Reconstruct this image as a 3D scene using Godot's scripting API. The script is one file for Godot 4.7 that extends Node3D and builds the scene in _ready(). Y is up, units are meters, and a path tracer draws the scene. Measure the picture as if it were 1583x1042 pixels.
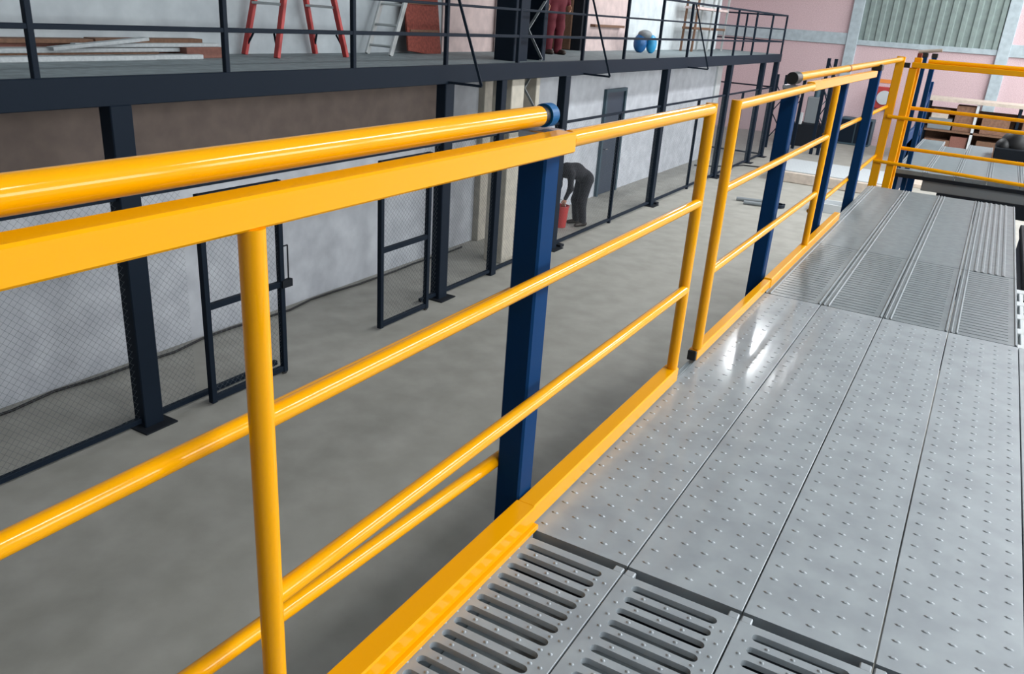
extends Node3D
# A warehouse hall: rack-supported steel walkway with yellow sliding gates, a dark steel mezzanine on the west side.

const GY := -3.8      # hall floor
const DY := -1.36     # walkway deck
const MY := -0.69     # mezzanine deck
const ZE := -34.0     # face of the end wall

var counts := {}
var origins := {}
var M := {}


# ---------------------------------------------------------------- mesh builder
class Mb:
	var v := PackedVector3Array()
	var n := PackedVector3Array()

	func tri(a: Vector3, b: Vector3, c: Vector3, na: Vector3, nb: Vector3, nc: Vector3) -> void:
		if (c - a).cross(b - a).dot(na + nb + nc) < 0.0:
			v.append_array([a, c, b])
			n.append_array([na, nc, nb])
		else:
			v.append_array([a, b, c])
			n.append_array([na, nb, nc])

	func ftri(a: Vector3, b: Vector3, c: Vector3, nn: Vector3) -> void:
		tri(a, b, c, nn, nn, nn)

	func quad(a: Vector3, b: Vector3, c: Vector3, d: Vector3, nn: Vector3) -> void:
		tri(a, b, c, nn, nn, nn)
		tri(a, c, d, nn, nn, nn)

	func box(c: Vector3, s: Vector3, bev := 0.0, bas := Basis()) -> Mb:
		var h := s * 0.5
		var b := minf(bev, minf(h.x, minf(h.y, h.z)) * 0.9)
		var q := h - Vector3(b, b, b)
		for ax in 3:
			var u := (ax + 1) % 3
			var w := (ax + 2) % 3
			for sg in [-1.0, 1.0]:
				var nn := Vector3.ZERO
				nn[ax] = sg
				var p := []
				for k in [[-1.0, -1.0], [1.0, -1.0], [1.0, 1.0], [-1.0, 1.0]]:
					var t := Vector3.ZERO
					t[ax] = sg * h[ax]
					t[u] = k[0] * q[u]
					t[w] = k[1] * q[w]
					p.append(c + bas * t)
				quad(p[0], p[1], p[2], p[3], bas * nn)
		if b > 0.0:
			for ax in 3:
				var u := (ax + 1) % 3
				var w := (ax + 2) % 3
				for su in [-1.0, 1.0]:
					for sw in [-1.0, 1.0]:
						var p := []
						for k in [[-1.0, 0], [1.0, 0], [1.0, 1], [-1.0, 1]]:
							var t := Vector3.ZERO
							t[ax] = k[0] * q[ax]
							t[u] = su * (h[u] if k[1] == 0 else q[u])
							t[w] = sw * (q[w] if k[1] == 0 else h[w])
							p.append(c + bas * t)
						var nn := Vector3.ZERO
						nn[u] = su
						nn[w] = sw
						quad(p[0], p[1], p[2], p[3], (bas * nn).normalized())
			for sx in [-1.0, 1.0]:
				for sy in [-1.0, 1.0]:
					for sz in [-1.0, 1.0]:
						var g := Vector3(sx, sy, sz)
						ftri(c + bas * (g * Vector3(h.x, q.y, q.z)), c + bas * (g * Vector3(q.x, h.y, q.z)), c + bas * (g * Vector3(q.x, q.y, h.z)), (bas * g).normalized())
		return self

	# box given by two corners
	func span(a: Vector3, b: Vector3, bev := 0.0) -> Mb:
		return box((a + b) * 0.5, (b - a).abs(), bev)

	# rectangular bar from p to q; w across, h along "up"
	func bar(p: Vector3, q: Vector3, w: float, h: float, bev := 0.0, up := Vector3.UP) -> Mb:
		var d := (q - p).normalized()
		if absf(d.dot(up)) > 0.98:
			up = Vector3.RIGHT
		var x := up.cross(d).normalized()
		var y := d.cross(x).normalized()
		return box((p + q) * 0.5, Vector3(w, h, p.distance_to(q)), bev, Basis(x, y, d))

	func ring_frame(d: Vector3) -> Array:
		var up := Vector3.UP if absf(d.y) < 0.9 else Vector3.RIGHT
		var x := up.cross(d).normalized()
		return [x, d.cross(x).normalized()]

	func tube(p: Vector3, q: Vector3, r: float, seg := 14, r2 := -1.0, caps := true) -> Mb:
		if r2 < 0.0:
			r2 = r
		var d := (q - p).normalized()
		var f := ring_frame(d)
		for i in seg:
			var a0 := TAU * i / seg
			var a1 := TAU * (i + 1) / seg
			var n0: Vector3 = f[0] * cos(a0) + f[1] * sin(a0)
			var n1: Vector3 = f[0] * cos(a1) + f[1] * sin(a1)
			tri(p + n0 * r, p + n1 * r, q + n1 * r2, n0, n1, n1)
			tri(p + n0 * r, q + n1 * r2, q + n0 * r2, n0, n1, n0)
			if caps:
				ftri(p, p + n0 * r, p + n1 * r, -d)
				ftri(q, q + n0 * r2, q + n1 * r2, d)
		return self

	func path(pts: Array, r: float, seg := 8) -> Mb:
		for i in pts.size() - 1:
			tube(pts[i], pts[i + 1], r, seg, -1.0, i == 0 or i == pts.size() - 2)
			if i > 0:
				ball(pts[i], Vector3(r, r, r), seg, 4)
		return self

	func ball(c: Vector3, r: Vector3, seg := 12, rings := 8) -> Mb:
		for j in rings:
			var t0 := PI * j / rings
			var t1 := PI * (j + 1) / rings
			for i in seg:
				var a0 := TAU * i / seg
				var a1 := TAU * (i + 1) / seg
				var p := []
				for k in [[t0, a0], [t0, a1], [t1, a1], [t1, a0]]:
					p.append(Vector3(sin(k[0]) * cos(k[1]), cos(k[0]), sin(k[0]) * sin(k[1])))
				var m := []
				for e in p:
					m.append((e / r).normalized())
				tri(c + p[0] * r, c + p[1] * r, c + p[2] * r, m[0], m[1], m[2])
				tri(c + p[0] * r, c + p[2] * r, c + p[3] * r, m[0], m[2], m[3])
		return self

	# profile of (radius, height) pairs spun about the y axis through c
	func lathe(c: Vector3, prof: Array, seg := 18) -> Mb:
		for j in prof.size() - 1:
			var a: Vector2 = prof[j]
			var b: Vector2 = prof[j + 1]
			var e := b - a
			var nr := Vector2(e.y, -e.x).normalized()
			for i in seg:
				var t0 := TAU * i / seg
				var t1 := TAU * (i + 1) / seg
				var d0 := Vector3(cos(t0), 0, sin(t0))
				var d1 := Vector3(cos(t1), 0, sin(t1))
				var n0 := d0 * nr.x + Vector3.UP * nr.y
				var n1 := d1 * nr.x + Vector3.UP * nr.y
				var p0 := c + d0 * a.x + Vector3.UP * a.y
				var p1 := c + d1 * a.x + Vector3.UP * a.y
				var q0 := c + d0 * b.x + Vector3.UP * b.y
				var q1 := c + d1 * b.x + Vector3.UP * b.y
				tri(p0, p1, q1, n0, n1, n1)
				tri(p0, q1, q0, n0, n1, n0)
		return self

	# low embossed stud on a plate at height c.y
	func stud(c: Vector3, rx: float, rz: float, h: float) -> void:
		var k := 6
		for i in k:
			var a0 := TAU * i / k
			var a1 := TAU * (i + 1) / k
			var d0 := Vector3(cos(a0) * rx, 0, sin(a0) * rz)
			var d1 := Vector3(cos(a1) * rx, 0, sin(a1) * rz)
			var n0 := Vector3(cos(a0), 0.9, sin(a0)).normalized()
			var n1 := Vector3(cos(a1), 0.9, sin(a1)).normalized()
			var u := Vector3.UP * h
			tri(c + d0, c + d1, c + d1 * 0.45 + u, n0, n1, n1)
			tri(c + d0, c + d1 * 0.45 + u, c + d0 * 0.45 + u, n0, n1, n0)
			ftri(c + u, c + d0 * 0.45 + u, c + d1 * 0.45 + u, Vector3.UP)

	func mesh(mat: Material, off := Vector3.ZERO) -> ArrayMesh:
		var a := []
		a.resize(Mesh.ARRAY_MAX)
		var w := v
		if off != Vector3.ZERO:
			w = PackedVector3Array()
			w.resize(v.size())
			for i in v.size():
				w[i] = v[i] - off
		a[Mesh.ARRAY_VERTEX] = w
		a[Mesh.ARRAY_NORMAL] = n
		var m := ArrayMesh.new()
		m.add_surface_from_arrays(Mesh.PRIMITIVE_TRIANGLES, a)
		m.surface_set_material(0, mat)
		return m


# ---------------------------------------------------------------- scene tree helpers
func numbered(where: Node, called: String) -> String:
	var key := str(where.get_instance_id()) + called
	var k: int = counts.get(key, 0)
	counts[key] = k + 1
	return called if k == 0 else "%s_%03d" % [called, k]


func thing(called: String, label: String, category: String, at: Vector3, group := "") -> Node3D:
	var o := Node3D.new()
	o.name = numbered(self, called)
	add_child(o)
	o.position = at
	origins[o] = at
	tag(o, label, category, group)
	return o


func tag(o: Node3D, label: String, category := "", group := "", kind := "") -> void:
	o.set_meta("label", label)
	if category:
		o.set_meta("category", category)
	if group:
		o.set_meta("group", group)
	if kind:
		o.set_meta("kind", kind)


# a named part whose vertices are given in world coordinates
func part(parent: Node3D, called: String, mb: Mb, mat: Material, stuff := false) -> MeshInstance3D:
	var o := MeshInstance3D.new()
	o.name = numbered(parent, called)
	var at: Vector3 = origins.get(parent, Vector3.ZERO)
	o.mesh = mb.mesh(mat, at)
	parent.add_child(o)
	origins[o] = at
	if stuff:
		o.set_meta("kind", "stuff")
	return o


# a part that shares a mesh with its fellows, placed at a world position
func inst(parent: Node3D, called: String, mesh: Mesh, at: Vector3, turn := 0.0) -> MeshInstance3D:
	var o := MeshInstance3D.new()
	o.name = numbered(parent, called)
	o.mesh = mesh
	parent.add_child(o)
	o.position = at - origins.get(parent, Vector3.ZERO)
	o.rotation.y = turn
	return o


func struct(called: String, label: String, mb: Mb, mat: Material) -> MeshInstance3D:
	var o := part(self, called, mb, mat)
	o.set_meta("label", label)
	o.set_meta("kind", "structure")
	return o


func hold(called: String, label: String, kind := "structure") -> Node3D:
	var o := Node3D.new()
	o.name = numbered(self, called)
	add_child(o)
	o.set_meta("label", label)
	o.set_meta("kind", kind)
	return o


# ---------------------------------------------------------------- materials
func noise(seed_: int, freq: float, a: Color, b: Color, oct := 4, size := 512) -> NoiseTexture2D:
	var f := FastNoiseLite.new()
	f.seed = seed_
	f.frequency = freq
	f.fractal_octaves = oct
	var t := NoiseTexture2D.new()
	t.width = size
	t.height = size
	t.seamless = true
	t.noise = f
	var g := Gradient.new()
	g.set_color(0, a)
	g.set_color(1, b)
	t.color_ramp = g
	return t


func mat(c: Color, rough := 0.6, metal := 0.0) -> StandardMaterial3D:
	var m := StandardMaterial3D.new()
	m.albedo_color = c
	m.roughness = rough
	m.metallic = metal
	return m


func grain(m: StandardMaterial3D, tex: Texture2D, scale := 1.0) -> StandardMaterial3D:
	m.albedo_texture = tex
	m.uv1_triplanar = true
	m.uv1_world_triplanar = true
	m.uv1_scale = Vector3(scale, scale, scale)
	return m


func c8(r: int, g: int, b: int) -> Color:
	return Color(r / 255.0, g / 255.0, b / 255.0)


func make_materials() -> void:
	var speck := noise(3, 0.02, Color(0.80, 0.80, 0.80), Color(1, 1, 1), 5)
	var soft := noise(8, 0.012, Color(0.88, 0.88, 0.89), Color(1, 1, 1), 4)
	M.yellow = mat(c8(240, 164, 0), 0.4)
	M.yellow.metallic_specular = 0.12
	M.yellow.clearcoat_enabled = true
	M.yellow.clearcoat = 0.65
	M.yellow.clearcoat_roughness = 0.09
	M.navy = mat(c8(16, 54, 96), 0.5)
	M.navy.metallic_specular = 0.15
	M.blue = mat(c8(4, 86, 138), 0.4)
	M.blue.metallic_specular = 0.3
	M.black = mat(c8(26, 26, 28), 0.55)
	M.chrome = mat(c8(190, 192, 195), 0.25, 0.9)
	M.steel = grain(mat(c8(160, 168, 173), 0.5, 0.1), soft, 0.9)
	M.steel.clearcoat_enabled = true
	M.steel.clearcoat = 0.35
	M.steel.clearcoat_roughness = 0.1
	M.galv = grain(mat(c8(130, 140, 144), 0.4, 0.15), soft, 2.0)
	M.dark = mat(c8(22, 32, 44), 0.55)
	M.dark.metallic_specular = 0.22
	M.dark_joist = mat(c8(30, 34, 40), 0.6)
	M.dark_joist.metallic_specular = 0.25
	M.wire = mat(c8(96, 104, 110), 0.5, 0.3)
	M.floor = grain(mat(c8(165, 163, 156), 0.6), noise(21, 0.016, Color(0.88, 0.88, 0.87), Color(1, 1, 1), 6, 1024), 0.12)
	M.plaster = grain(mat(c8(196, 200, 206), 0.85), soft, 0.4)
	M.shade_brown = grain(mat(c8(128, 114, 106), 0.9), soft, 0.5)  # wall brown with the shade below the mezzanine mixed into it
	M.plaster_up = grain(mat(c8(182, 190, 194), 0.85), soft, 0.4)
	M.white_wall = grain(mat(c8(200, 208, 210), 0.85), soft, 0.4)
	M.pink = grain(mat(c8(224, 199, 202), 0.9), noise(31, 0.05, Color(0.88, 0.85, 0.86), Color(1, 1, 1), 4), 0.9)
	M.pink_pale = grain(mat(c8(206, 186, 182), 0.9), soft, 0.6)
	M.concrete = grain(mat(c8(186, 200, 206), 0.8), soft, 0.6)
	M.sheet = grain(mat(c8(146, 162, 158), 0.5, 0.1), soft, 0.5)
	M.roof = grain(mat(c8(150, 156, 160), 0.7), soft, 0.5)
	M.mezz = grain(mat(c8(134, 146, 150), 0.7), speck, 0.5)
	M.door = mat(c8(46, 58, 74), 0.5)
	M.red = mat(c8(176, 56, 54), 0.5)
	M.rust = grain(mat(c8(150, 72, 58), 0.85), noise(51, 0.03, Color(0.65, 0.6, 0.6), Color(1, 1, 1), 4), 1.2)
	M.alu = mat(c8(186, 190, 190), 0.4, 0.6)
	M.wood_red = grain(mat(c8(138, 92, 80), 0.8), soft, 3.0)
	M.wood_brown = grain(mat(c8(124, 92, 72), 0.85), speck, 2.0)
	M.wood_pale = grain(mat(c8(186, 192, 194), 0.7), soft, 3.0)
	M.carton = grain(mat(c8(140, 104, 84), 0.9), speck, 1.0)
	M.cream = grain(mat(c8(204, 190, 176), 0.85), soft, 0.8)
	M.column = grain(mat(c8(190, 184, 170), 0.7), soft, 0.8)
	M.white = mat(c8(196, 200, 202), 0.55)
	M.grey = mat(c8(120, 126, 130), 0.6)
	M.teal = mat(c8(58, 80, 92), 0.6)
	M.blue_bag = mat(c8(20, 92, 150), 0.45)
	M.cyan_bag = mat(c8(40, 150, 200), 0.45)
	M.coat = grain(mat(c8(36, 36, 43), 0.9), speck, 4.0)
	M.trouser = grain(mat(c8(46, 46, 54), 0.9), speck, 4.0)
	M.maroon = grain(mat(c8(104, 28, 42), 0.85), speck, 4.0)
	M.denim = mat(c8(34, 56, 92), 0.85)
	M.skin = mat(c8(170, 120, 96), 0.6)
	M.hair = mat(c8(30, 26, 24), 0.7)
	M.boot = mat(c8(50, 40, 34), 0.6)
	M.orange = mat(c8(230, 140, 60), 0.6)
	M.skylight = mat(c8(235, 240, 242), 0.6)
	M.skylight.emission_enabled = true
	M.skylight.emission = Color(0.98, 0.993, 1.0)
	M.skylight.emission_energy_multiplier = 2.2


# ---------------------------------------------------------------- main
func _ready() -> void:
	# camera
	var cam := Camera3D.new()
	cam.name = "camera"
	var r := Vector3(0.86358348, 0.06658357, -0.49979015)
	var u := Vector3(-0.23955511, 0.92640098, -0.29050743)
	var f := Vector3(-0.44366307, -0.3706047, -0.81597502)
	cam.transform = Transform3D(Basis(r, u, -f).orthonormalized(), Vector3.ZERO)
	cam.fov = 44.897
	cam.near = 0.05
	cam.far = 200.0
	add_child(cam)
	cam.current = true
	# sky and exposure
	var env := Environment.new()
	env.background_mode = Environment.BG_SKY
	var sky := Sky.new()
	var sm := ProceduralSkyMaterial.new()
	sm.sky_top_color = c8(150, 180, 210)
	sm.sky_horizon_color = c8(205, 215, 225)
	sky.sky_material = sm
	env.sky = sky
	env.tonemap_mode = Environment.TONE_MAPPER_LINEAR
	env.tonemap_exposure = 0.97
	env.sdfgi_enabled = true
	env.ssao_enabled = true
	env.ssil_enabled = true
	var we := WorldEnvironment.new()
	we.environment = env
	add_child(we)
	make_materials()
	skylights()

	hall()
	end_wall()
	west_side()
	mezzanine()
	fences()
	walkway()
	gates()
	cross_fence()
	far_platform()
	mezzanine_things()
	floor_things()
	far_things()
	people()


# translucent roof sheets: a glowing panel and an area light of the same size under each
func skylights() -> void:
	# x, y, z, width, length, energy, roof sheet or side window
	var spots := []
	for q in [[-2.5, 58.0], [-10.0, 66.0], [-17.0, 88.0], [-24.0, 96.0], [-31.0, 96.0]]:
		spots.append([5.2, 5.48, q[0], 1.6, 5.0, q[1], true])
	spots.append([-4.25, 5.48, -21.2, 0.7, 2.2, 40.0, true])
	spots.append([-3.1, 5.48, -20.6, 0.45, 1.8, 14.0, true])
	for k in 5:
		spots.append([14.98, 2.4, -3.0 - k * 6.8, 4.4, 5.6, 50.0, false])
	for s in spots:
		var roof: bool = s[6]
		var p := Vector3(s[0], s[1], s[2])
		var l := AreaLight3D.new()
		l.area_size = Vector2(s[3], s[4])
		l.light_color = Color(0.98, 0.993, 1.0)
		l.light_energy = s[5]
		l.shadow_enabled = true
		l.set("area_range", 60.0)
		l.set("area_attenuation", 2.0)
		if roof:
			struct("window", "translucent daylight sheet in the hall roof, overhead %d metres down the hall" % int(-s[2] + 4) if s[0] > 0 else "small translucent roof sheet mirrored in the walkway planks, %.1f metres left of it" % -s[0], Mb.new().box(p, Vector3(s[3], 0.03, s[4])), M.skylight)
			l.name = "skylight_light"
			l.position = p - Vector3(0, 0.03, 0)
			l.rotation_degrees = Vector3(-90, 0, 0)
		else:
			struct("window", "tall frosted window in the east wall, %d metres down the hall" % int(5 - s[2]), Mb.new().box(p, Vector3(0.03, s[3], s[4])), M.skylight)
			l.name = "window_light"
			l.area_size = Vector2(s[4], s[3])
			l.position = p - Vector3(0.03, 0, 0)
			l.rotation_degrees = Vector3(0, 90, 0)
		add_child(l, true)


func hall() -> void:
	struct("floor", "worn grey concrete floor of the hall", Mb.new().span(Vector3(-12.2, GY - 0.2, 9.2), Vector3(15.2, GY, ZE - 0.2)), M.floor)
	struct("ceiling", "grey sheet roof of the hall", Mb.new().span(Vector3(-12.2, 5.5, 9.2), Vector3(15.2, 5.7, ZE - 0.2)), M.roof)
	struct("wall_east", "light wall on the far side of the hall, behind the walkway", Mb.new().span(Vector3(15.0, GY, 9.2), Vector3(15.2, 5.5, ZE - 0.2)), M.plaster_up)
	struct("wall_south", "light wall behind the viewer", Mb.new().span(Vector3(-12.2, GY, 9.0), Vector3(15.2, 5.5, 9.2)), M.plaster_up)


func end_wall() -> void:
	var z := ZE
	struct("wall_north", "pink brick end wall of the hall", Mb.new().span(Vector3(-12.2, GY, z - 0.2), Vector3(15.2, 5.5, z)), M.pink)
	# concrete frame: columns and tie beams standing proud of the brick
	for x in [-10.4, -5.13, -0.19, 4.75]:
		var side: String = {-10.4: "hidden at the far left, behind the mezzanine", -5.13: "left of the corrugated sheeting", -0.19: "right of the corrugated sheeting", 4.75: "outside the view at the far right"}[x]
		struct("trim", "pale concrete column on the pink end wall, " + side, Mb.new().span(Vector3(x - 0.19, GY, z - 0.01), Vector3(x + 0.19, 5.5, z + 0.12), 0.01), M.concrete)
	var xs := [[-12.0, -10.59], [-10.21, -5.32], [-4.94, -0.38], [0.0, 4.56], [4.94, 15.0]]
	for q in xs:
		var y0 := -0.34
		var y1 := 0.06
		if q[0] == -4.94:
			y0 = -0.32
			y1 = -0.14
		var place: String = {-12.0: "in the far left corner", -10.21: "running behind the mezzanine railing", -4.94: "under the corrugated sheeting", 0.0: "right of the right concrete column", 4.94: "outside the view at the right"}[q[0]]
		struct("trim", "pale concrete tie beam on the pink end wall, " + place, Mb.new().span(Vector3(q[0], y0, z - 0.01), Vector3(q[1], y1, z + 0.08), 0.008), M.concrete)
	# corrugated sheets between the two columns, above the tie beam
	var door := hold("door_1", "corrugated grey-green metal sheeting between two concrete columns")
	var x0 := -4.94
	var w := 0.76
	for k in 6:
		var mb := Mb.new()
		var pts := []
		for j in 2:
			var b := x0 + w * k + j * w * 0.5
			pts.append_array([Vector2(b, 0.0), Vector2(b + 0.17, 0.0), Vector2(b + 0.205, 0.06), Vector2(b + 0.345, 0.06)])
		pts.append(Vector2(x0 + w * (k + 1), 0.0))
		for i in pts.size() - 1:
			var a: Vector2 = pts[i]
			var b: Vector2 = pts[i + 1]
			var nn := Vector3(-(b.y - a.y), 0, b.x - a.x).normalized()
			var za := z + 0.02 + a.y
			var zb := z + 0.02 + b.y
			mb.quad(Vector3(a.x, -0.14, za), Vector3(b.x, -0.14, zb), Vector3(b.x, 5.45, zb), Vector3(a.x, 5.45, za), nn)
		part(door, "corrugated_sheet", mb, M.sheet)


func west_side() -> void:
	struct("wall_west", "pale painted wall under the mezzanine", Mb.new().span(Vector3(-7.62, GY, 9.0), Vector3(-7.42, -1.62, -25.5)), M.plaster)
	struct("wall_west", "wall strip close under the mezzanine deck, its shade painted in as brown", Mb.new().span(Vector3(-7.62, -1.62, 9.0), Vector3(-7.425, -0.92, -11.0)), M.shade_brown)
	struct("wall_west", "pale painted top of the wall under the mezzanine, beyond the laced column", Mb.new().span(Vector3(-7.62, -1.62, -11.0), Vector3(-7.42, -0.92, -25.5)), M.plaster)
	struct("wall_west", "grey painted wall above the mezzanine deck", Mb.new().span(Vector3(-8.1, MY - 0.2, 9.0), Vector3(-7.9, 5.5, -11.45)), M.plaster_up)
	struct("wall_west", "pale pink brick wall above the mezzanine, beside the laced column", Mb.new().span(Vector3(-8.1, MY - 0.2, -11.45), Vector3(-7.88, 5.5, -14.9)), M.pink_pale)
	var dk := Mb.new().span(Vector3(-8.1, 1.6, -14.9), Vector3(-7.9, 5.5, -16.6))
	struct("wall_west", "wall over the dark doorway above the mezzanine", dk, M.pink_pale)
	# the small unlit room behind the doorway
	struct("wall_west", "side wall of the small room behind the dark doorway, nearest the viewer", Mb.new().span(Vector3(-10.8, MY - 0.2, -14.6), Vector3(-8.1, 2.0, -14.8)), M.pink_pale)
	struct("wall_west", "far side wall of the small room behind the dark doorway", Mb.new().span(Vector3(-10.8, MY - 0.2, -16.8), Vector3(-8.1, 2.0, -17.0)), M.pink_pale)
	struct("wall_west", "back wall of the small room behind the dark doorway", Mb.new().span(Vector3(-11.0, MY - 0.2, -14.6), Vector3(-10.8, 2.0, -17.0)), M.shade_brown)
	struct("ceiling", "ceiling of the small room behind the dark doorway", Mb.new().span(Vector3(-11.0, 2.0, -14.6), Vector3(-8.1, 2.2, -17.0)), M.pink_pale)
	struct("floor", "floor of the small room behind the dark doorway", Mb.new().span(Vector3(-10.8, MY - 0.2, -14.8), Vector3(-7.9, MY - 0.001, -16.8)), M.mezz)
	var od := hold("door_2", "dark steel door frame above the mezzanine behind the standing worker")
	part(od, "door_frame", Mb.new().span(Vector3(-8.08, MY, -14.9), Vector3(-7.86, 1.6, -14.98)), M.dark_joist)
	part(od, "door_frame", Mb.new().span(Vector3(-8.08, MY, -16.52), Vector3(-7.86, 1.6, -16.6)), M.dark_joist)
	part(od, "door_leaf", Mb.new().span(Vector3(-9.6, MY + 0.01, -16.46), Vector3(-8.08, 1.58, -16.51), 0.004), M.wood_brown)
	struct("wall_west", "pale pink pier above the mezzanine, between doorway and white wall", Mb.new().span(Vector3(-8.1, MY - 0.2, -16.6), Vector3(-7.84, 5.5, -18.85)), M.pink_pale)
	struct("wall_west", "white wall at the far end of the mezzanine", Mb.new().span(Vector3(-8.1, MY - 0.2, -18.85), Vector3(-7.9, 5.5, -26.3)), M.white_wall)
	struct("trim", "white column at the far end of the wall under the mezzanine", Mb.new().span(Vector3(-7.66, GY, -25.15), Vector3(-7.36, -0.92, -25.62), 0.01), M.white)
	struct("wall_west", "outer wall beyond the end of the inner wall", Mb.new().span(Vector3(-12.2, GY, -25.0), Vector3(-12.0, 5.5, ZE)), M.pink)
	struct("trim", "pier on the wall under the mezzanine beside the laced column", Mb.new().span(Vector3(-7.5, GY, -11.9), Vector3(-7.3, -0.92, -12.35), 0.01), M.column)
	struct("trim", "thin ledge on the pink pier above the mezzanine", Mb.new().span(Vector3(-7.86, -0.2, -16.9), Vector3(-7.72, -0.15, -18.5)), M.wood_brown)
	struct("trim", "white down pipe on the pink wall above the mezzanine", Mb.new().tube(Vector3(-7.8, MY, -13.05), Vector3(-7.8, 5.4, -13.05), 0.06), M.white)
	var d := hold("door_3", "dark blue door in the pale wall under the mezzanine")
	part(d, "door_leaf", Mb.new().span(Vector3(-7.43, GY + 0.01, -17.12), Vector3(-7.39, -1.52, -18.12), 0.004), M.door)
	part(d, "door_frame", Mb.new().span(Vector3(-7.44, GY, -17.04), Vector3(-7.35, -1.45, -17.12)).span(Vector3(-7.44, GY, -18.12), Vector3(-7.35, -1.45, -18.2)).span(Vector3(-7.44, -1.52, -17.12), Vector3(-7.35, -1.45, -18.12)), M.teal)
	part(d, "door_handle", Mb.new().tube(Vector3(-7.39, -2.75, -17.22), Vector3(-7.33, -2.75, -17.22), 0.012, 8).tube(Vector3(-7.33, -2.75, -17.22), Vector3(-7.33, -2.75, -17.34), 0.012, 8), M.chrome)


# ---------------------------------------------------------------- mezzanine
const MX := -6.08
const POSTS := [-0.1, -1.88, -3.66, -5.43, -7.17, -8.93, -10.75, -12.91, -14.68, -16.45, -18.23, -20.0, -21.84, -23.65, -25.42, -27.17]
const COLS := [-4.3, -9.0, -12.4, -17.15, -21.9, -25.3, -26.95]


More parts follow.
